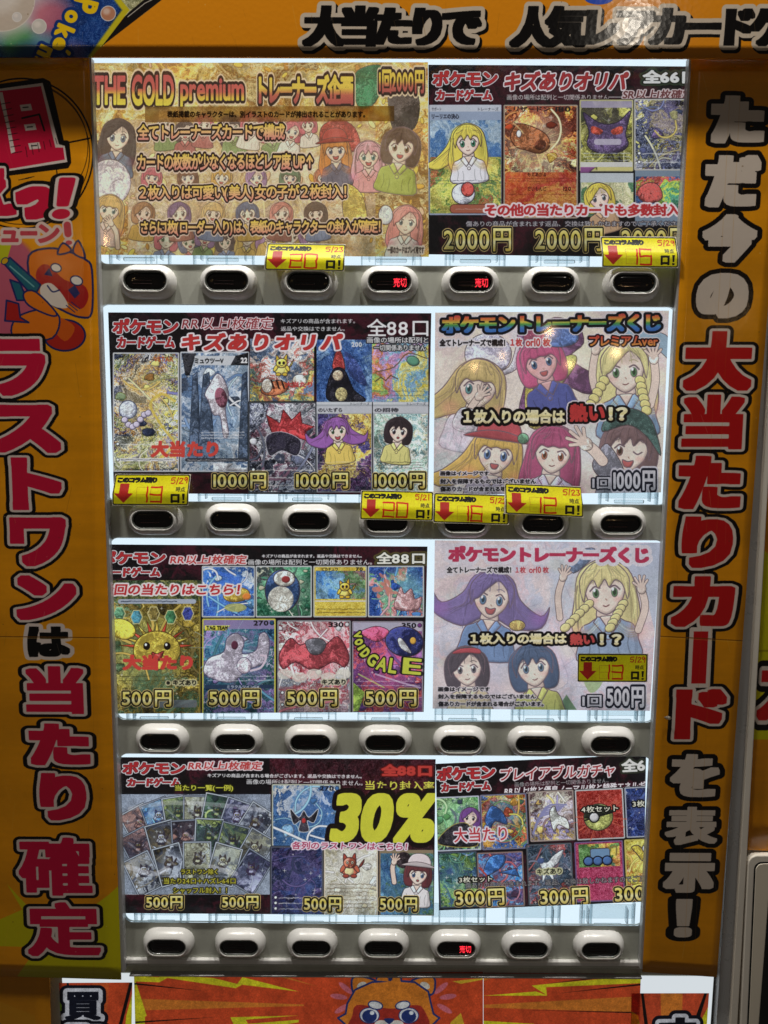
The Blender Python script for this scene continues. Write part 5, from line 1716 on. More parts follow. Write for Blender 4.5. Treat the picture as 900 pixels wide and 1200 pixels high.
x, y = c.loc(643, 1016); c.poly([(x - 12, y - 8), (x - 2, y - 6), (x + 6, y - 14), (x + 18, y - 20), (x + 12, y - 6), (x + 4, y + 2), (x + 6, y + 18), (x - 2, y + 8), (x - 8, y + 18), (x - 8, y + 2)], (226, 228, 232), smooth=True, out=(60, 70, 90), ow=.8); c.ell(x - 9, y - 8, 4, 3.4, (70, 90, 140))
x, y = c.loc(702, 1002); c.art(x - 24, y - 14, x + 24, y + 13, [(90, 140, 70), (220, 190, 70), (200, 130, 60), (70, 120, 90)], 120, f=1.2, lines=.5); c.box(x - 10, y - 8, x + 12, y + 2, (110, 150, 190), r=2, out=INK, ow=.8)
for i in range(3):
    c.ell(x - 13 + i * 11, y + 6, 5, 4.6, (70, 110, 170), out=(24, 26, 40), ow=1.4)
c.line([(x + 12, y - 8), (x + 20, y - 10), (x + 20, y)], 2, (150, 130, 60), smooth=True)
x, y = c.loc(586, 1014); c.poly([(x - 20, y + 12), (x - 12, y - 10), (x + 6, y - 12), (x + 2, y + 2)], (60, 120, 206), smooth=True, out=INK, ow=.8); c.poly([(x - 2, y + 8), (x + 18, y + 4), (x + 22, y + 14)], (60, 120, 206), out=INK, ow=.8); c.line([(x - 24, y + 2), (x - 14, y + 14)], 2, (200, 70, 60))
x, y = c.loc(586, 1044); c.ell(x + 14, y, 9, 12, None, out=(200, 130, 150), ow=1.6)
x, y = c.loc(748, 998); c.poly([(x - 8, y - 6), (x, y - 8), (x + 8, y + 2), (x + 4, y + 10), (x - 2, y + 2)], (232, 206, 70), smooth=True, out=INK, ow=1); c.ell(x + 10, y - 4, 5, 5, (206, 214, 230), out=INK, ow=1)
c.text("大当たり", *LB(532, 969, 594, 986), (206, 50, 56), w=.25, out=((1.6, (232, 222, 230)),))
for s, b in (("3枚セット", (538, 1027, 577, 1034)), ("4枚セット", (681, 943.5, 724, 951)), ("3枚セット", (741, 937, 783, 944.5))):
    c.text(s, *LB(*b), (240, 240, 214), w=.2, out=((1.5, (24, 22, 20)),))
c.text("キズあり", *LB(629, 1017, 658, 1024), (30, 28, 24), w=.2, out=((1.4, (200, 200, 150)),))
c.text("傷ありの商品が含まれます。返品、交換は致しかねますのでご了承ください", *LB(545, 1029, 790, 1036), (206, 206, 206), w=0, out=((.7, (40, 36, 40)),), a=.8)
for a0, a1, yy in ((534, 591, 1042), (633, 689, 1040.5), (720, 778, 1036.5)):
    price(c, "300円", *LB(a0, yy, a1, yy + 20))
c.grain(.012)
poster(c, "card_poster", q, "crookedly hung black-headed poster of cards priced 300円, bottom right window", 8, bend=.0012)

# --- taped paper strip over the gold poster
q = [(170, 125), (462, 124), (462, 142), (170, 143.5)]
c = Canvas(q, .0030, 2.5, (176, 146, 110))
c.vol, c.tex = 4.0, .22
c.art(160, 120, 470, 150, [(222, 192, 152), (230, 202, 164), (214, 182, 142)], 130, f=.6, sharp=.1, lines=0)
c.box(165, 120, 186, 150, (190, 160, 126), a=.6); c.box(431, 120, 466, 150, (196, 160, 96), a=.7)
c.box(420, 120, 431, 150, (190, 130, 60), a=.6)
c.text("表紙掲載のキャラクターは、別イラストのカードが排出されることがあります。", 196, 130, 428, 138, (34, 22, 16), w=.3)
c.grain(.012)
o = sheet("paper_strip", c, q, mat_paper("strip_print", c.image("strip_print"), through=.9, mottle=.1), None, bend=.0003, nx=20, ny=3)
tag(o, "brown paper strip with one printed line taped over the gold poster", "paper strip")

# ------------------------------------------------------------------ yellow count notes
NG = "yellow count notes stuck on the machine"
SEG = {'0': 'abcdef', '1': 'bc', '2': 'abged', '3': 'abgcd', '5': 'afgcd', '6': 'afgedc'}


def note(corners, num, date, label, seed, y=-.0035, lift=None, out=.0088):
    base = lift or (lambda u, v: 0.0)
    lean_ = lambda u, v: base(u, v) - out * min(1.0, v / .62) ** 1.2
    c = Canvas(corners, y, 4.0, (244, 216, 40))
    (ax, ay), (bx, by), (cx_, cy_), (dx, dy) = corners
    # local frame: 0..92 x 0..36
    u0 = np.array([ax, ay]); eu = (np.array([bx, by]) + np.array([cx_, cy_]) - u0 - np.array([dx, dy])) / 2 / 92.0
    ev = (np.array([dx, dy]) + np.array([cx_, cy_]) - u0 - np.array([bx, by])) / 2 / 36.0
    det = eu[0] * ev[1] - eu[1] * ev[0]
    X, Y = c.PX - ax, c.PY - ay
    c.PX, c.PY = ((X * ev[1] - Y * ev[0]) / det).astype(np.float32), ((-X * eu[1] + Y * eu[0]) / det).astype(np.float32)
    c._mm()
    c.box(-3, -3, 95, 39, (226, 220, 200)); c.box(.6, .6, 91.4, 35.4, (24, 22, 20), r=2.2); c.box(1.8, 1.8, 90.2, 34.2, (250, 240, 22), r=1.6)
    c.text("このコラム残り", 4.0, 3.4, 52, 10.4, (16, 14, 14), w=.75, tight=.9)
    c.poly([(8, 11), (19, 11), (19, 22), (25, 22), (13.5, 33), (2.2, 22), (8, 22)], (196, 44, 36))
    for bx_ in (29, 46):
        for b in ((bx_, 15, bx_ + 13, 15), (bx_, 23.5, bx_ + 13, 23.5), (bx_, 32, bx_ + 13, 32), (bx_, 15, bx_, 32), (bx_ + 13, 15, bx_ + 13, 32)):
            c.line([(b[0], b[1]), (b[2], b[3])], .5, (200, 150, 40), a=.8)
    rg = random.Random(seed)
    for ch, x0 in zip(num, (29, 46)):
        x1, ya, ym_, yb = x0 + 13, 15, 23.5, 32
        pts = {'a': (x0, ya, x1, ya), 'b': (x1, ya, x1, ym_), 'c': (x1, ym_, x1, yb), 'd': (x0, yb, x1, yb), 'e': (x0, ym_, x0, yb), 'f': (x0, ya, x0, ym_), 'g': (x0, ym_, x1, ym_)}
        for s in SEG[ch]:
            p = pts[s]
            j = lambda: rg.uniform(-.6, .6)
            a_, b_ = (p[0] + j(), p[1] + j()), (p[2] + j(), p[3] + j())
            m_ = ((a_[0] + b_[0]) / 2 + j(), (a_[1] + b_[1]) / 2 + j())
            c.line([a_, m_, b_], 2.0, (226, 44, 14), smooth=True)
    ST = {'5': [[(1, 0), (.1, .05), (0, .45), (.6, .35), (.95, .65), (.6, 1), (0, .95)]], '/': [[(.8, -.1), (.2, 1.1)]], '2': [[(0, .25), (.4, 0), (.85, .2), (.5, .6), (0, 1), (1, .92)]],
          '3': [[(.05, .1), (.7, .05), (.45, .45), (.9, .7), (.5, 1), (0, .9)]], '1': [[(.5, -.05), (.4, 1.05)]], '9': [[(.85, .2), (.4, 0), (.05, .3), (.4, .5), (.85, .2), (.75, 1.05)]]}
    px_ = 69.5
    for ch in date:
        wch = {'/': 2.6, '1': 2.6}.get(ch, 4.4)
        dy_ = rg.uniform(-.5, .5)
        for st in ST[ch]:
            c.line([(px_ + u * wch + rg.uniform(-.2, .2), 4.2 + v * 6.2 + dy_ + rg.uniform(-.3, .3)) for u, v in st], 1.15, (216, 62, 24), smooth=True)
        px_ += wch + 1.3
    c.text("時点", 76, 14.5, 87, 20, (40, 30, 20), w=.1)
    c.text("口", 70.5, 22.5, 81, 33, (16, 14, 14), w=.8)
    c.poly([(84.2, 22), (87.4, 22), (86.8, 29.6), (84.8, 29.6)], (16, 14, 14)); c.box(84.4, 30.8, 87.1, 33, (16, 14, 14))
    c.grain(.03)
    name = "count_note"
    m = mat_paper("note_print", c.image("note_print"), through=.12, mottle=.06, gloss=.07)
    o = sheet(name, c, corners, m, None, bend=.0002, nx=8, ny=8, seed=seed, lift=lean_)
    return tag(o, label, "paper note", NG)


curl = lambda u, v: -.0028 * max(0, v - .75) * 4 * abs(u - .5)
note([(313.3, 284.8), (405, 286), (404, 320), (311, 318)], "20", "5/23", "yellow note reading 20 at the foot of the gold poster", 1)
note([(703.3, 277), (792.3, 277.3), (791, 316), (702.5, 314.6)], "15", "5/29", "yellow note reading 15 under the top right poster", 2)
note([(135, 555.3), (223.7, 555.6), (223.5, 591.3), (135, 591)], "13", "5/29", "yellow note reading 13 at the lower left corner of the second window row", 3)
note([(423.3, 574.3), (508, 576), (506.8, 609), (422, 607.2)], "20", "5/21", "yellow note reading 20 between the second row's two posters", 4, lift=curl)
note([(508.5, 577.3), (596, 580.3), (594.5, 613.5), (506.5, 611)], "16", "5/22", "yellow note reading 16 tucked against the note reading 12", 5, y=-.0029, lift=curl)
note([(591.3, 566), (680.5, 570), (681, 605), (588.5, 600.5)], "12", "5/23", "yellow note reading 12, highest and most tilted of the middle three", 6, y=-.0038, lift=curl)
note([(677, 765.7), (759.7, 766), (758.5, 799.5), (676.8, 799)], "13", "5/29", "yellow note reading 13 stuck over the crimson-titled poster's lower right", 7, y=-.0022, out=0)
# ------------------------------------------------------------------ vinyl banners round the machine
AMB = (226, 148, 16)


def scuffs(c, x0, y0, x1, y1, n, seed):
    rg = random.Random(seed)
    for i in range(n):
        x, y = rg.uniform(x0, x1), rg.uniform(y0, y1)
        t, l = rg.uniform(1.2, 1.9), rg.uniform(4, 40)
        c.line([(x, y), (x + math.cos(t) * l, y + math.sin(t) * l)], rg.uniform(.25, .6), rg.choice(((240, 190, 110), (130, 84, 20), (236, 214, 180))), a=rg.uniform(.12, .4))
    for i in range(n // 2):
        c.ell(rg.uniform(x0, x1), rg.uniform(y0, y1), rg.uniform(.4, 1.1), rg.uniform(.4, 1), rg.choice(((90, 60, 20), (240, 220, 180))), a=.4)


def wood(c, base=AMB):
    """flat amber print with very faint horizontal ink banding"""
    c.A[:] = col(base)
    c.A *= (1 + .025 * tn(0, c.PX * .4, c.PY * 5))[..., None]
    c.A *= (1 + .02 * tn(4, c.PX * 1.2, c.PY * 1.2))[..., None]


# --- header
YH = -.024
hc = [(-40, -60), (940, -60), (940, 68.5), (-40, 66.5)]
c = Canvas(hc, YH, 2.0, AMB)
wood(c, (228, 142, 22))
# dark burst and the picture card behind the orange
c.poly([(104, 80), (152, 10), (205, -70), (-60, -70), (-60, 80)], (206, 190, 40))
c.art(128, -60, 230, 20, [(150, 150, 110), (200, 196, 150), (110, 110, 90)], 140, f=.6, lines=.3)
c.poly([(152, 14), (176, -6), (215, -60), (250, -60), (196, -2), (190, 0), (120, 54), (146, 20)], (26, 22, 22))
c.line([(150, 20), (170, 4), (178, 0)], .9, (214, 206, 190))
c.poly([(190, 0), (260, -60), (960, -60), (960, 100), (60, 100), (104, 68), (121, 54)], (228, 142, 22))
w_ = c.win(-60, -60, 260, 90)
c.poly([(98, 80), (152, 12), (122, -24), (100, -60), (-60, -60), (-60, 80)], (206, 190, 36))
old = c.A.copy()
c.art(-60, -60, 160, 90, [(30, 56, 110), (34, 70, 140), (40, 84, 150), (28, 50, 110)], 141, f=.35, sharp=.1, lines=.0)
for x, y, r, cc, a in ((20, 10, 70, (230, 226, 220), .8), (60, 20, 34, (206, 90, 110), .7), (22, 50, 30, (70, 150, 70), .7), (50, 52, 22, (110, 160, 170), .6), (6, 22, 34, (226, 214, 200), .7), (34, 66, 26, (30, 60, 120), .7), (86, 60, 20, (170, 110, 150), .35)):
    c.ell(x, y, r * .7, r * .6, cc, a=a, soft=r * .28)
c.ell(2, 0, 38, 36, (196, 178, 160), a=.8, out=(226, 214, 200), ow=1.2); c.ell(-2, -8, 26, 24, (226, 216, 206), a=.7, soft=6)
for x, y, r, cc in ((46, 31, 8, (206, 200, 190)), (20, 20, 5, (214, 206, 200)), (127, 16, 8.2, (190, 130, 100))):
    c.ell(x, y, r, r, cc, out=(226, 220, 214), ow=.9); c.ell(x - r * .25, y - r * .3, r * .5, r * .45, (240, 226, 216), a=.6, soft=r * .2)
X, Y = c.PX, c.PY
msk = np.clip(.5 - np.maximum((X - 143) * .81 + (Y - 12) * .585, (X - 143) * .81 - (Y - 12) * .62) / 3.0 * 1.2, 0, 1)[..., None]
msk = msk * (X < 200)[..., None]
c.A = old * (1 - msk) + c.A * msk
for ch, x, y, h, w2, rt in (("P", 100, 7, 29, 16, 105), ("o", 83.5, 19.5, 15, 15, 118), ("k", 76, 37.5, 22, 15, 112), ("e", 69.5, 51.5, 15, 15, 108), ("´", 80, 62, 6, 6, 108), ("m", 51, 64, 16, 21, 115)):
    c.text(ch, x - w2 / 2, y - h / 2, x + w2 / 2, y + h / 2, None, w=1.6, rot=rt, out=((3.6, (24, 54, 120)),))
for ch, x, y, h, w2, rt in (("P", 100, 7, 29, 16, 105), ("o", 83.5, 19.5, 15, 15, 118), ("k", 76, 37.5, 22, 15, 112), ("e", 69.5, 51.5, 15, 15, 108), ("´", 80, 62, 6, 6, 108), ("m", 51, 64, 16, 21, 115)):
    c.text(ch, x - w2 / 2, y - h / 2, x + w2 / 2, y + h / 2, (240, 196, 24), w=1.6, rot=rt)
c.ell(702, -4, 18, 9, (40, 80, 190)); c.ell(738, -8, 10, 8, (60, 60, 70))
for s, b, tg in (("大当たりで", (355, 6, 565, 55), .86), ("人気レアカードゲット", (598, 6, 1003, 56), .86)):
    c.text(s, b[0], b[1], b[2], b[3], (16, 14, 14), w=.3, sq=(4.2, 1.9), slant=.08, tight=tg, out=((5.0, (206, 190, 170)),), shadow=(2.5, 3.0, 5.5, (14, 12, 12)))
scuffs(c, 0, 0, 900, 66, 40, 5)
o = sheet("header_banner", c, [(-38, -58), (938, -58), (938, 68), (-38, 66.3)], mat_vinyl("header_print", c.image("header_print"), rough=.11, bump=.05, fine=220, wave=14), None, bend=.0007, nx=60, ny=8, seed=3, thick=.003)
tag(o, "amber header banner with black outlined lettering and a card-back picture at its left end", "banner")

# --- left strip
YS = -.0105
lc = [(-40, 60), (106, 60), (143, 1149), (-40, 1143)]
c = Canvas([(-40, 60), (145, 60), (145, 1155), (-40, 1155)], YS, 2.0, AMB)
wood(c)
K = (20, 16, 16)
C3 = (206, 24, 62)
for rx, ry, ow in ((84, 88, 1.8), (80, 83, .8)):
    c.ell(25, 180, rx, ry, None, out=K, ow=ow)
c.ell(25, 172, 78, 76, None, out=K, ow=.7)
c.line([(76, 168), (105, 162)], 1.8, K); c.line([(22, 218), (68, 212), (66, 196)], 1.2, K)
# big tilted character panel
c.poly([(-60, 110), (50, 95), (56, 98), (72, 168), (78, 168), (80, 190), (78, 194), (14, 202), (-60, 212)], K, out=K, ow=7)
c.poly([(-60, 112), (50, 97), (69, 169), (76, 171), (79, 190), (14, 200), (-60, 210)], (222, 206, 196))
c.poly([(-60, 114), (48, 101), (65, 173), (74, 173), (76, 187), (17, 197), (-60, 208)], C3)
for x, y in ((30, 126), (35, 149), (40, 171)):
    c.poly([(x - 7, y - 3), (x + 6, y - 4.5), (x + 8, y + 3), (x - 5, y + 4.5)], (222, 206, 196)); c.line([(x - 3, y), (x + 3, y - .5)], 1.2, K)
c.poly([(-2, 108), (3, 108), (18, 178), (13, 180), (8, 150)], (222, 206, 196))
for i in range(9):
    c.line([(1 + i * 1.7, 122 + i * 7.2), (12 + i * 1.7, 120 + i * 7.2)], .7, K)
c.line([(26, 138.5), (46, 134), (52, 153)], 2.0, K)
for i in range(6):
    c.line([(30 + i * 7, 172 - i * 2), (32 + i * 7, 184 - i * 3)], .6, K)
for i in range(3):
    c.line([(22 + i * 4, 211 - i), (34 + i * 3, 209 - i)], .7, K)
o_ = ((6.2, K), (2.6, (222, 206, 196)))
c.text("え", -36, 195, 18, 254, C3, w=.5, sq=(4, 3), out=o_, rot=-4)
c.text("っ", 19, 219, 62, 257, C3, w=.5, sq=(5, 4.2), out=o_, rot=-4)
c.text("！", 66, 208, 84, 257, C3, w=2.4, out=o_, slant=.18)
pk = (196, 66, 78)
c.ell(6, 342, 44, 66, (190, 90, 110), soft=3); c.poly([(-20, 280), (14, 286), (8, 306), (-10, 312)], (190, 190, 30))
for s, b in (("ュ", (2, 270, 22, 284)), ("ー", (24, 271, 44, 276)), ("ン", (45, 263, 70, 285))):
    c.text(s, *b, pk, w=1.5, out=((3.6, (224, 196, 184)),))
c.line([(79, 263), (80, 275)], 12, (224, 196, 184)); c.line([(79, 264), (80, 274)], 8.4, pk); c.ell(81, 284.5, 7, 5.4, (224, 196, 184)); c.ell(81, 284.5, 3.8, 2.6, pk)
# a plain orange cartoon animal with a round-tipped tail and a teal tube
NV = (30, 40, 96)
OR_ = (222, 116, 24)
c.ell(76, 393, 23, 17, (176, 40, 30), out=NV, ow=2.2); c.poly([(60, 380), (70, 372), (88, 384), (76, 400)], (206, 90, 24), smooth=True)
c.poly([(20, 372), (52, 362), (70, 372), (62, 396), (30, 398), (14, 392)], OR_, smooth=True, out=NV, ow=2)
c.poly([(8, 352), (22, 356), (24, 372), (34, 378), (6, 376)], (170, 34, 30), out=NV, ow=2)
c.poly([(34, 300), (58, 291), (84, 296), (100, 304), (108, 316), (108, 366), (96, 372), (78, 366), (54, 352), (38, 336)], OR_, smooth=True, out=NV, ow=2.4)
c.poly([(68, 298), (74, 285), (84, 294)], OR_, smooth=True, out=NV, ow=2.2); c.poly([(86, 296), (92, 282), (100, 302)], OR_, smooth=True, out=NV, ow=2.2)
c.poly([(44, 316), (56, 310), (76, 328), (98, 334), (104, 348), (96, 362), (80, 354), (60, 338), (44, 330)], (170, 34, 34), smooth=True)
c.poly([(48, 336), (60, 332), (74, 346), (80, 360), (66, 360), (50, 350)], (224, 210, 196), smooth=True)
c.ell(66, 314, 5.5, 4, (230, 222, 210), rot=20, out=NV, ow=1.4); c.ell(90, 329, 6.5, 4.6, (230, 222, 210), rot=20, out=NV, ow=1.4)
c.poly([(52, 322), (58, 314), (62, 324)], NV); c.poly([(80, 340), (88, 334), (94, 344), (88, 350)], NV); c.line([(56, 335), (62, 342), (70, 340)], 1.6, NV, smooth=True)
for i in range(3):
    c.line([(84 - i * 3, 354 + i * 2), (94 - i * 3, 362 + i * 2)], 1, NV)
c.poly([(4, 308), (12, 302), (48, 334), (42, 345), (34, 342)], (30, 96, 112), out=NV, ow=2); c.line([(12, 312), (40, 336)], 1.6, (110, 170, 170)); c.poly([(12, 328), (24, 332), (32, 352), (20, 352)], (30, 96, 112), out=NV, ow=2); c.ell(6, 306, 4, 3, (206, 160, 30), rot=-40, out=NV, ow=1)
c.poly([(28, 344), (42, 342), (66, 366), (60, 370), (34, 358)], OR_, smooth=True, out=NV, ow=2)
# column of large characters
cols = [("ラ", -16, 397, 54, 464), ("ス", -12, 474, 71, 531), ("ト", 13, 536, 72, 598), ("ワ", 11, 606, 78, 664), ("ン", 18, 674, 90, 727), ("は", 32, 734, 82, 770), ("当", 30, 780, 99, 837), ("た", 34, 847, 106, 897), ("り", 46, 905, 102, 962), ("確", 21, 981, 108, 1050), ("定", 31, 1057, 118, 1121)]
BE = (224, 208, 198)
for ph in (0, 1):
    for ch, x0_, y0_, x1_, y1_ in cols:
        wb = (3.4, 2.0) if ch in "確定" else ((3.8, 2.4) if ch == "当" else (4.8, 3.6))
        ins = 0
        bx_ = (x0_ + ins, y0_ + ins, x1_ - ins, y1_ - ins)
        if ch == "は":
            c.text(ch, *bx_, None if ph == 0 else (16, 14, 14), w=.4, sq=(3, 2), slant=-.03, out=((4.4, BE),) if ph == 0 else ())
        elif ph == 0:
            c.text(ch, *bx_, None, w=.5, sq=wb, slant=-.04, out=((6.6, K),))
        else:
            c.text(ch, *bx_, C3 if y0_ < 980 else (206, 20, 66), w=.5, sq=wb, slant=-.04, out=((3.1, BE),))
# yellow starburst behind the last two characters
pts = [(8, 1036), (26, 1066), (-40, 1100 - 5), (-40, 1108), (44, 1096 + 14), (20, 1144), (60, 1152), (150, 1152), (150, 1028), (128, 1048), (112, 1060), (40, 1070)]
sv = c.A.copy()
c.poly(pts, (206, 196, 16))
# keep the lettering on top of the burst
for ch, x0_, y0_, x1_, y1_ in cols[-2:]:
    c.text(ch, x0_, y0_, x1_, y1_, None, w=.5, sq=(3.4, 2.0), slant=-.04, out=((6.6, K),))
for ch, x0_, y0_, x1_, y1_ in cols[-2:]:
    c.text(ch, x0_, y0_, x1_, y1_, (206, 20, 66), w=.5, sq=(3.4, 2.0), slant=-.04, out=((3.1, BE),))
c.line([(-40, 745.5), (150, 747.5)], .9, (120, 74, 14)); c.line([(-40, 747), (150, 749)], .5, (236, 190, 90), a=.7)
c.line([(110, 60), (110, 1150)], .5, (190, 120, 20), a=.3)
scuffs(c, 0, 70, 140, 1140, 60, 3)
mv = mat_vinyl("left_strip_print", c.image("left_strip_print"), rough=.12, bump=.05, fine=200, wave=14, vstretch=.6)
o = sheet("side_banner", c, [(-38, 62), (104, 62), (142, 1148), (-38, 1143)], mv, None, bend=.0008, nx=10, ny=60, seed=5, thick=.0012)
tag(o, "amber left banner with crimson vertical characters and an orange cartoon animal", "banner")

# --- right strip
c = Canvas([(745, 60), (930, 60), (930, 1150), (745, 1150)], YS, 2.0, AMB)
wood(c)
wh = (208, 194, 180)
rd = (190, 24, 26)
cols = [("た", 833, 112, 896, 168, 0), ("だ", 826, 182, 891, 243, 0), ("今", 823, 251, 887, 308, 0), ("の", 816, 320, 877, 373, 0), ("大", 802, 388, 882, 458, 1), ("当", 800, 462, 872, 527, 1), ("た", 795, 534, 869, 597, 1),
        ("り", 799, 605, 859, 666, 1), ("カ", 787, 675, 861, 735, 1), ("|", 810, 740, 830, 801, 1), ("ド", 791, 807, 851, 867, 1), ("を", 785, 883, 844, 935, 0), ("表", 779, 945, 842, 991, 0), ("示", 777, 999, 838, 1047, 0), ("！", 790, 1053, 812, 1099, 0)]
for ph in (0, 1):
    for ch, x0_, y0_, x1_, y1_, rd_ in cols:
        if ch == "|":
            if ph == 0:
                c.poly([(811, 738), (832, 738), (829, 803), (808, 803)], K, out=K, ow=14)
            else:
                c.poly([(811, 738), (832, 738), (829, 803), (808, 803)], rd, out=(222, 208, 196), ow=6)
                c.poly([(813, 740), (830, 740), (827, 801), (810, 801)], rd)
            continue
        wb = {"当": (4.0, 2.4), "表": (3.4, 1.8), "今": (4.6, 3.2), "示": (4.8, 3.2), "を": (4.2, 2.4)}.get(ch, (5.0, 3.6))
        if ch == "！":
            wb = (3.4, 2.5)
        ins = 0
        bx_ = (x0_ + ins, y0_ + ins, x1_ - ins, y1_ - ins)
        if ph == 0:
            c.text(ch, *bx_, None, w=.5, sq=wb, slant=.05, out=((7.2 if rd_ else 5.4, K),))
        elif rd_:
            c.text(ch, *bx_, rd, w=.5, sq=wb, slant=.05, out=((3.4, (222, 208, 196)),))
        else:
            c.text(ch, *bx_, wh, w=.5, sq=wb, slant=.05)
c.line([(745, 744), (930, 754)], .9, (120, 74, 14)); c.line([(745, 745.5), (930, 755.5)], .5, (236, 190, 90), a=.6)
for x in (846, 858):
    c.line([(x + 12, 60), (x - 46, 1150)], .4, (190, 120, 20), a=.35)
scuffs(c, 755, 70, 920, 1140, 60, 4)
mv = mat_vinyl("right_strip_print", c.image("right_strip_print"), rough=.12, bump=.05, fine=200, wave=14, vstretch=.6)
o = sheet("side_banner", c, [(811, 62), (923, 62), (840, 1145), (753, 1139)], mv, None, bend=.0008, nx=10, ny=60, seed=9, thick=.0012)
tag(o, "amber right banner with white and red vertical characters", "banner")
# a small torn paper flake on it
bm = bmesh.new()
p = at(783, 841, YS - .001)
vs = [bm.verts.new(p + Vector(v) * .001) for v in ((-4.5, 0, .5), (-1, -1.2, 2.6), (2.6, -.6, 1.2), (3.8, 0, -.8), (1, -1.5, -2.2), (-2, -.3, -1.6))]
v0 = bm.verts.new(p + Vector((0, -.0022, 0)))
for i in range(6):
    bm.faces.new((vs[i], vs[(i + 1) % 6], v0))
bmesh.ops.solidify(bm, geom=list(bm.faces), thickness=.0003)
tag(add("paper_scrap", bm, mat_plain("torn_paper", (.6, .55, .46), rough=.7)), "tiny torn white scrap stuck at the right banner's left edge", "scrap")

# --- sheets on the lower panel
YL = .0022
def lower(name, quad, draw, label, seed, y=YL, through=.66):
    xs, ys = [p[0] for p in quad], [p[1] for p in quad]
    c = Canvas([(min(xs) - 2, min(ys) - 2), (max(xs) + 2, min(ys) - 2), (max(xs) + 2, max(ys) + 2), (min(xs) - 2, max(ys) + 2)], y, 2.2, (206, 78, 40))
    draw(c)
    c.grain(.07, 5)
    o = sheet(name, c, quad, mat_paper(name + "_print", c.image(name + "_print"), through=through, mottle=.1, gloss=.06), None, bend=.0003, nx=14, ny=6, seed=seed)
    tag(o, label, "poster", "orange posters on the lower panel")


RDO, YEL, TAN = (206, 76, 40), (222, 208, 40), (214, 122, 46)


def dmain(c):
    c.A[:] = col(RDO)
    c.poly([(157, 1170), (157, 1184), (356, 1179), (356, 1177)], TAN)
    c.poly([(157, 1143), (186, 1145), (192, 1142), (250, 1146), (278, 1153), (284, 1145), (350, 1162), (284, 1154), (276, 1158), (196, 1146), (187, 1151), (157, 1150)], YEL)
    c.poly([(157, 1143), (172, 1190), (158, 1200), (150, 1270), (157, 1143)], YEL)
    c.poly([(157, 1189), (170, 1189), (170, 1200), (157, 1203)], YEL)
    c.poly([(270, 1192), (350, 1190), (288, 1195), (294, 1206), (276, 1206)], YEL)
    c.poly([(316, 1142), (372, 1156), (330, 1143)], TAN); c.poly([(157, 1151.5), (236, 1161), (157, 1153.5)], (30, 20, 18)); c.poly([(157, 1197), (250, 1192), (157, 1199)], (30, 20, 18))
    c.poly([(157, 1210), (350, 1195), (350, 1198), (157, 1230)], YEL)
    c.poly([(566, 1167), (520, 1182), (510, 1210), (566, 1210)], (214, 150, 40), a=.0)
    for sx_ in (-1, 1):
        for dx_, dy_, rt_ in ((56, 1158, 40), (64, 1168, 8), (60, 1182, -30)):
            c.ell(461 + sx_ * dx_, dy_, 10, 3.2, (214, 110, 120), rot=sx_ * -rt_ if sx_ > 0 else rt_)
    c.poly([(528, 1198), (540, 1187), (544, 1200), (560, 1230), (520, 1230)], (222, 176, 50))
    c.poly([(530, 1150), (566, 1146), (566, 1148), (540, 1153)], (222, 176, 50))
    # plain cartoon red-brown animal head
    nv = (40, 54, 110)
    oc = (222, 128, 44)
    for s in (-1, 1):
        X = lambda v: 461 + s * v
        c.poly([(X(44), 1166), (X(49), 1150), (X(42), 1144), (X(20), 1151)], oc, smooth=True, out=nv, ow=2.2)
        c.ell(X(37), 1155, 6, 4, (226, 214, 196), rot=s * 25)
    c.poly([(441, 1151), (443, 1138), (452, 1138), (457, 1149), (464, 1138), (470, 1138), (470, 1151)], oc, out=nv, ow=2.2)
    c.poly([(410, 1210), (404, 1200), (396, 1193), (405, 1188), (407, 1176), (416, 1160), (436, 1151), (461, 1149), (486, 1151), (502, 1162), (505, 1176), (508, 1188), (515, 1193), (508, 1200), (502, 1210), (500, 1240), (412, 1240)], oc, out=nv, ow=2.2)
    c.poly([(441, 1149), (444, 1144), (457, 1150), (468, 1144), (470, 1152)], oc)
    c.poly([(413, 1210), (413, 1190), (418, 1178), (440, 1180), (461, 1182), (482, 1178), (496, 1182), (498, 1210)], (170, 52, 40), smooth=True)
    for s in (-1, 1):
        c.ell(461 + s * 23 - 5, 1190, 11, 8.5, (226, 222, 222), out=nv, ow=1); c.ell(461 + s * 23 - 5, 1191, 8.6, 7.6, nv); c.ell(461 + s * 23 - 2, 1187, 2.6, 2.4, (240, 240, 240))
        c.ell(461 + s * 16 - 5, 1178, 7.8, 4, (232, 228, 224), rot=s * -12, out=nv, ow=1.3)
    c.poly([(450, 1194), (462, 1194), (456, 1200)], nv, smooth=True); c.ell(447, 1200, 8, 4.5, (226, 214, 200)); c.ell(465, 1200, 8, 4.5, (226, 214, 200)); c.poly([(450, 1194), (462, 1194), (456, 1200)], nv, smooth=True)


lower("orange_poster", [(157, 1141), (566, 1139), (566, 1262), (160, 1262)], dmain, "orange-red poster with yellow lightning and a cartoon red panda head, under the window rows", 21)


def dright(c):
    c.A[:] = col(RDO)
    c.poly([(560, 1178), (740, 1168), (740, 1186), (560, 1181)], TAN)
    c.poly([(566, 1167), (628, 1162), (640, 1166), (623, 1155), (684, 1149), (716, 1146), (720, 1141), (752, 1141), (752, 1152), (640, 1157), (641, 1167), (626, 1167)], YEL)
    c.poly([(716, 1143), (640, 1153), (716, 1145)], (30, 20, 18)); c.poly([(656, 1164), (752, 1152.5), (752, 1154.5)], (30, 20, 18)); c.poly([(620, 1184), (752, 1186), (752, 1187.5)], (30, 20, 18))
    c.poly([(560, 1196), (626, 1200), (620, 1210), (560, 1210)], YEL); c.poly([(560, 1145), (590, 1142), (566, 1150)], TAN)


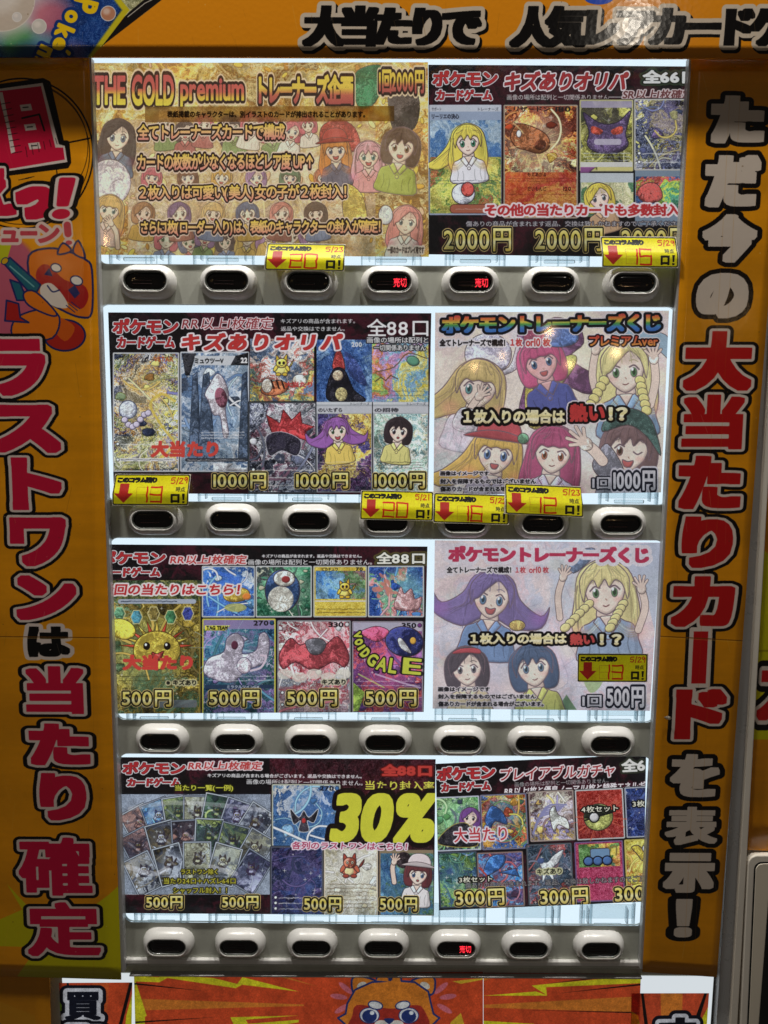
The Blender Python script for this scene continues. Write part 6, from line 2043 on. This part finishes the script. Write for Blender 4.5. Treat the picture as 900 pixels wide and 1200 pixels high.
lower("orange_poster", [(566.6, 1140), (751, 1141.5), (747, 1262), (566.6, 1262)], dright, "orange-red poster with a yellow lightning bolt, right of the panda sheet", 22)


def dkai(c):
    c.A[:] = col(RDO)
    c.poly([(108, 1150), (128, 1150), (120, 1262), (112, 1262)], TAN, a=.3)
    c.poly([(152, 1150), (156, 1150), (142, 1205), (138, 1205)], (26, 18, 18)); c.poly([(156, 1160), (160, 1262), (140, 1262), (148, 1190)], YEL)
    c.line([(79, 1150), (80, 1160)], 2.4, (30, 20, 18)); c.poly([(68, 1165), (76, 1180), (72, 1210), (68, 1210)], (150, 190, 40))
    c.text("買", 76, 1162, 118, 1196, (20, 22, 34), w=.2, sq=(2.4, 1.3), out=((8.4, (18, 18, 28)), (4.6, (214, 210, 214))))
    c.text("取", 78, 1202, 122, 1236, (20, 22, 34), w=2.2, out=((8.4, (18, 18, 28)), (4.6, (214, 210, 214))))
    c.text("買", 76, 1162, 118, 1196, (20, 22, 34), w=.2, sq=(2.4, 1.3))


lower("orange_poster", [(69, 1152), (155, 1151.5), (153, 1262), (74, 1262)], dkai, "narrow orange poster with a big dark 買 at the lower left", 23, y=.0016)


def dright2(c):
    c.A[:] = col((200, 76, 44))
    c.poly([(774, 1160), (800, 1160), (798, 1262), (776, 1262)], TAN); c.poly([(751, 1163), (754, 1163), (768, 1262), (762, 1262)], (26, 18, 18)); c.poly([(826, 1163), (829, 1163), (818, 1200), (812, 1200)], (26, 18, 18))
    c.poly([(740, 1185), (748, 1190), (758, 1262), (738, 1262)], YEL); c.poly([(830, 1180), (822, 1195), (830, 1210)], YEL)
    c.text("す", 772, 1192, 816, 1236, (20, 20, 28), w=.4, sq=(3.2, 2.4), out=((8.4, (18, 18, 28)), (4.4, (214, 210, 214))))


lower("orange_poster", [(740, 1164), (831, 1164), (824, 1262), (738, 1262)], dright2, "narrow orange poster with the top of a big dark character at the lower right", 24, y=.0016)

# --- wraps either side
c = Canvas([(-60, 1100), (62, 1100), (62, 1262), (-60, 1262)], -.0075, 1.5, AMB)
wood(c, (216, 142, 20))
c.poly([(-60, 1150), (40, 1190), (60, 1262), (-60, 1262)], (222, 160, 40), a=.5)
o = sheet("side_wrap", c, [(-58, 1102), (57, 1102), (60, 1260), (-58, 1260)], mat_vinyl("left_wrap_print", c.image("left_wrap_print"), rough=.3, bump=.1), None, bend=.0004, nx=6, ny=6, thick=.002)
tag(o, "plain amber wrap below the left banner", "vinyl wrap")
c = Canvas([(855, 290), (1000, 290), (1000, 1002), (855, 1002)], -.001, 1.6, AMB)
wood(c, (214, 138, 18))
c.poly([(890, 640), (1000, 740), (1000, 868), (860, 866), (872, 800)], (206, 198, 20))
c.poly([(866, 762), (1000, 760), (1000, 763), (866, 764)], (120, 100, 14), a=.5)
c.text("ス", 887, 785, 935, 845, (200, 30, 30), w=.5, sq=(4.5, 3.5), slant=.05, out=((8.5, K), (3.6, (222, 208, 196))))
o = sheet("side_wrap", c, [(912, 292), (998, 292), (985, 999), (871, 996)], mat_vinyl("right_wrap_print", c.image("right_wrap_print"), rough=.25, bump=.15), None, bend=.0004, nx=6, ny=20, thick=.0012)
tag(o, "amber wrap with a yellow burst on the neighbouring machine", "vinyl wrap")

bpy.data.objects.remove(_fo)
bpy.data.curves.remove(_fc)
print("images", sum(i.size[0] * i.size[1] for i in bpy.data.images) / 1e6, "Mpx; glyphs", len(GL))
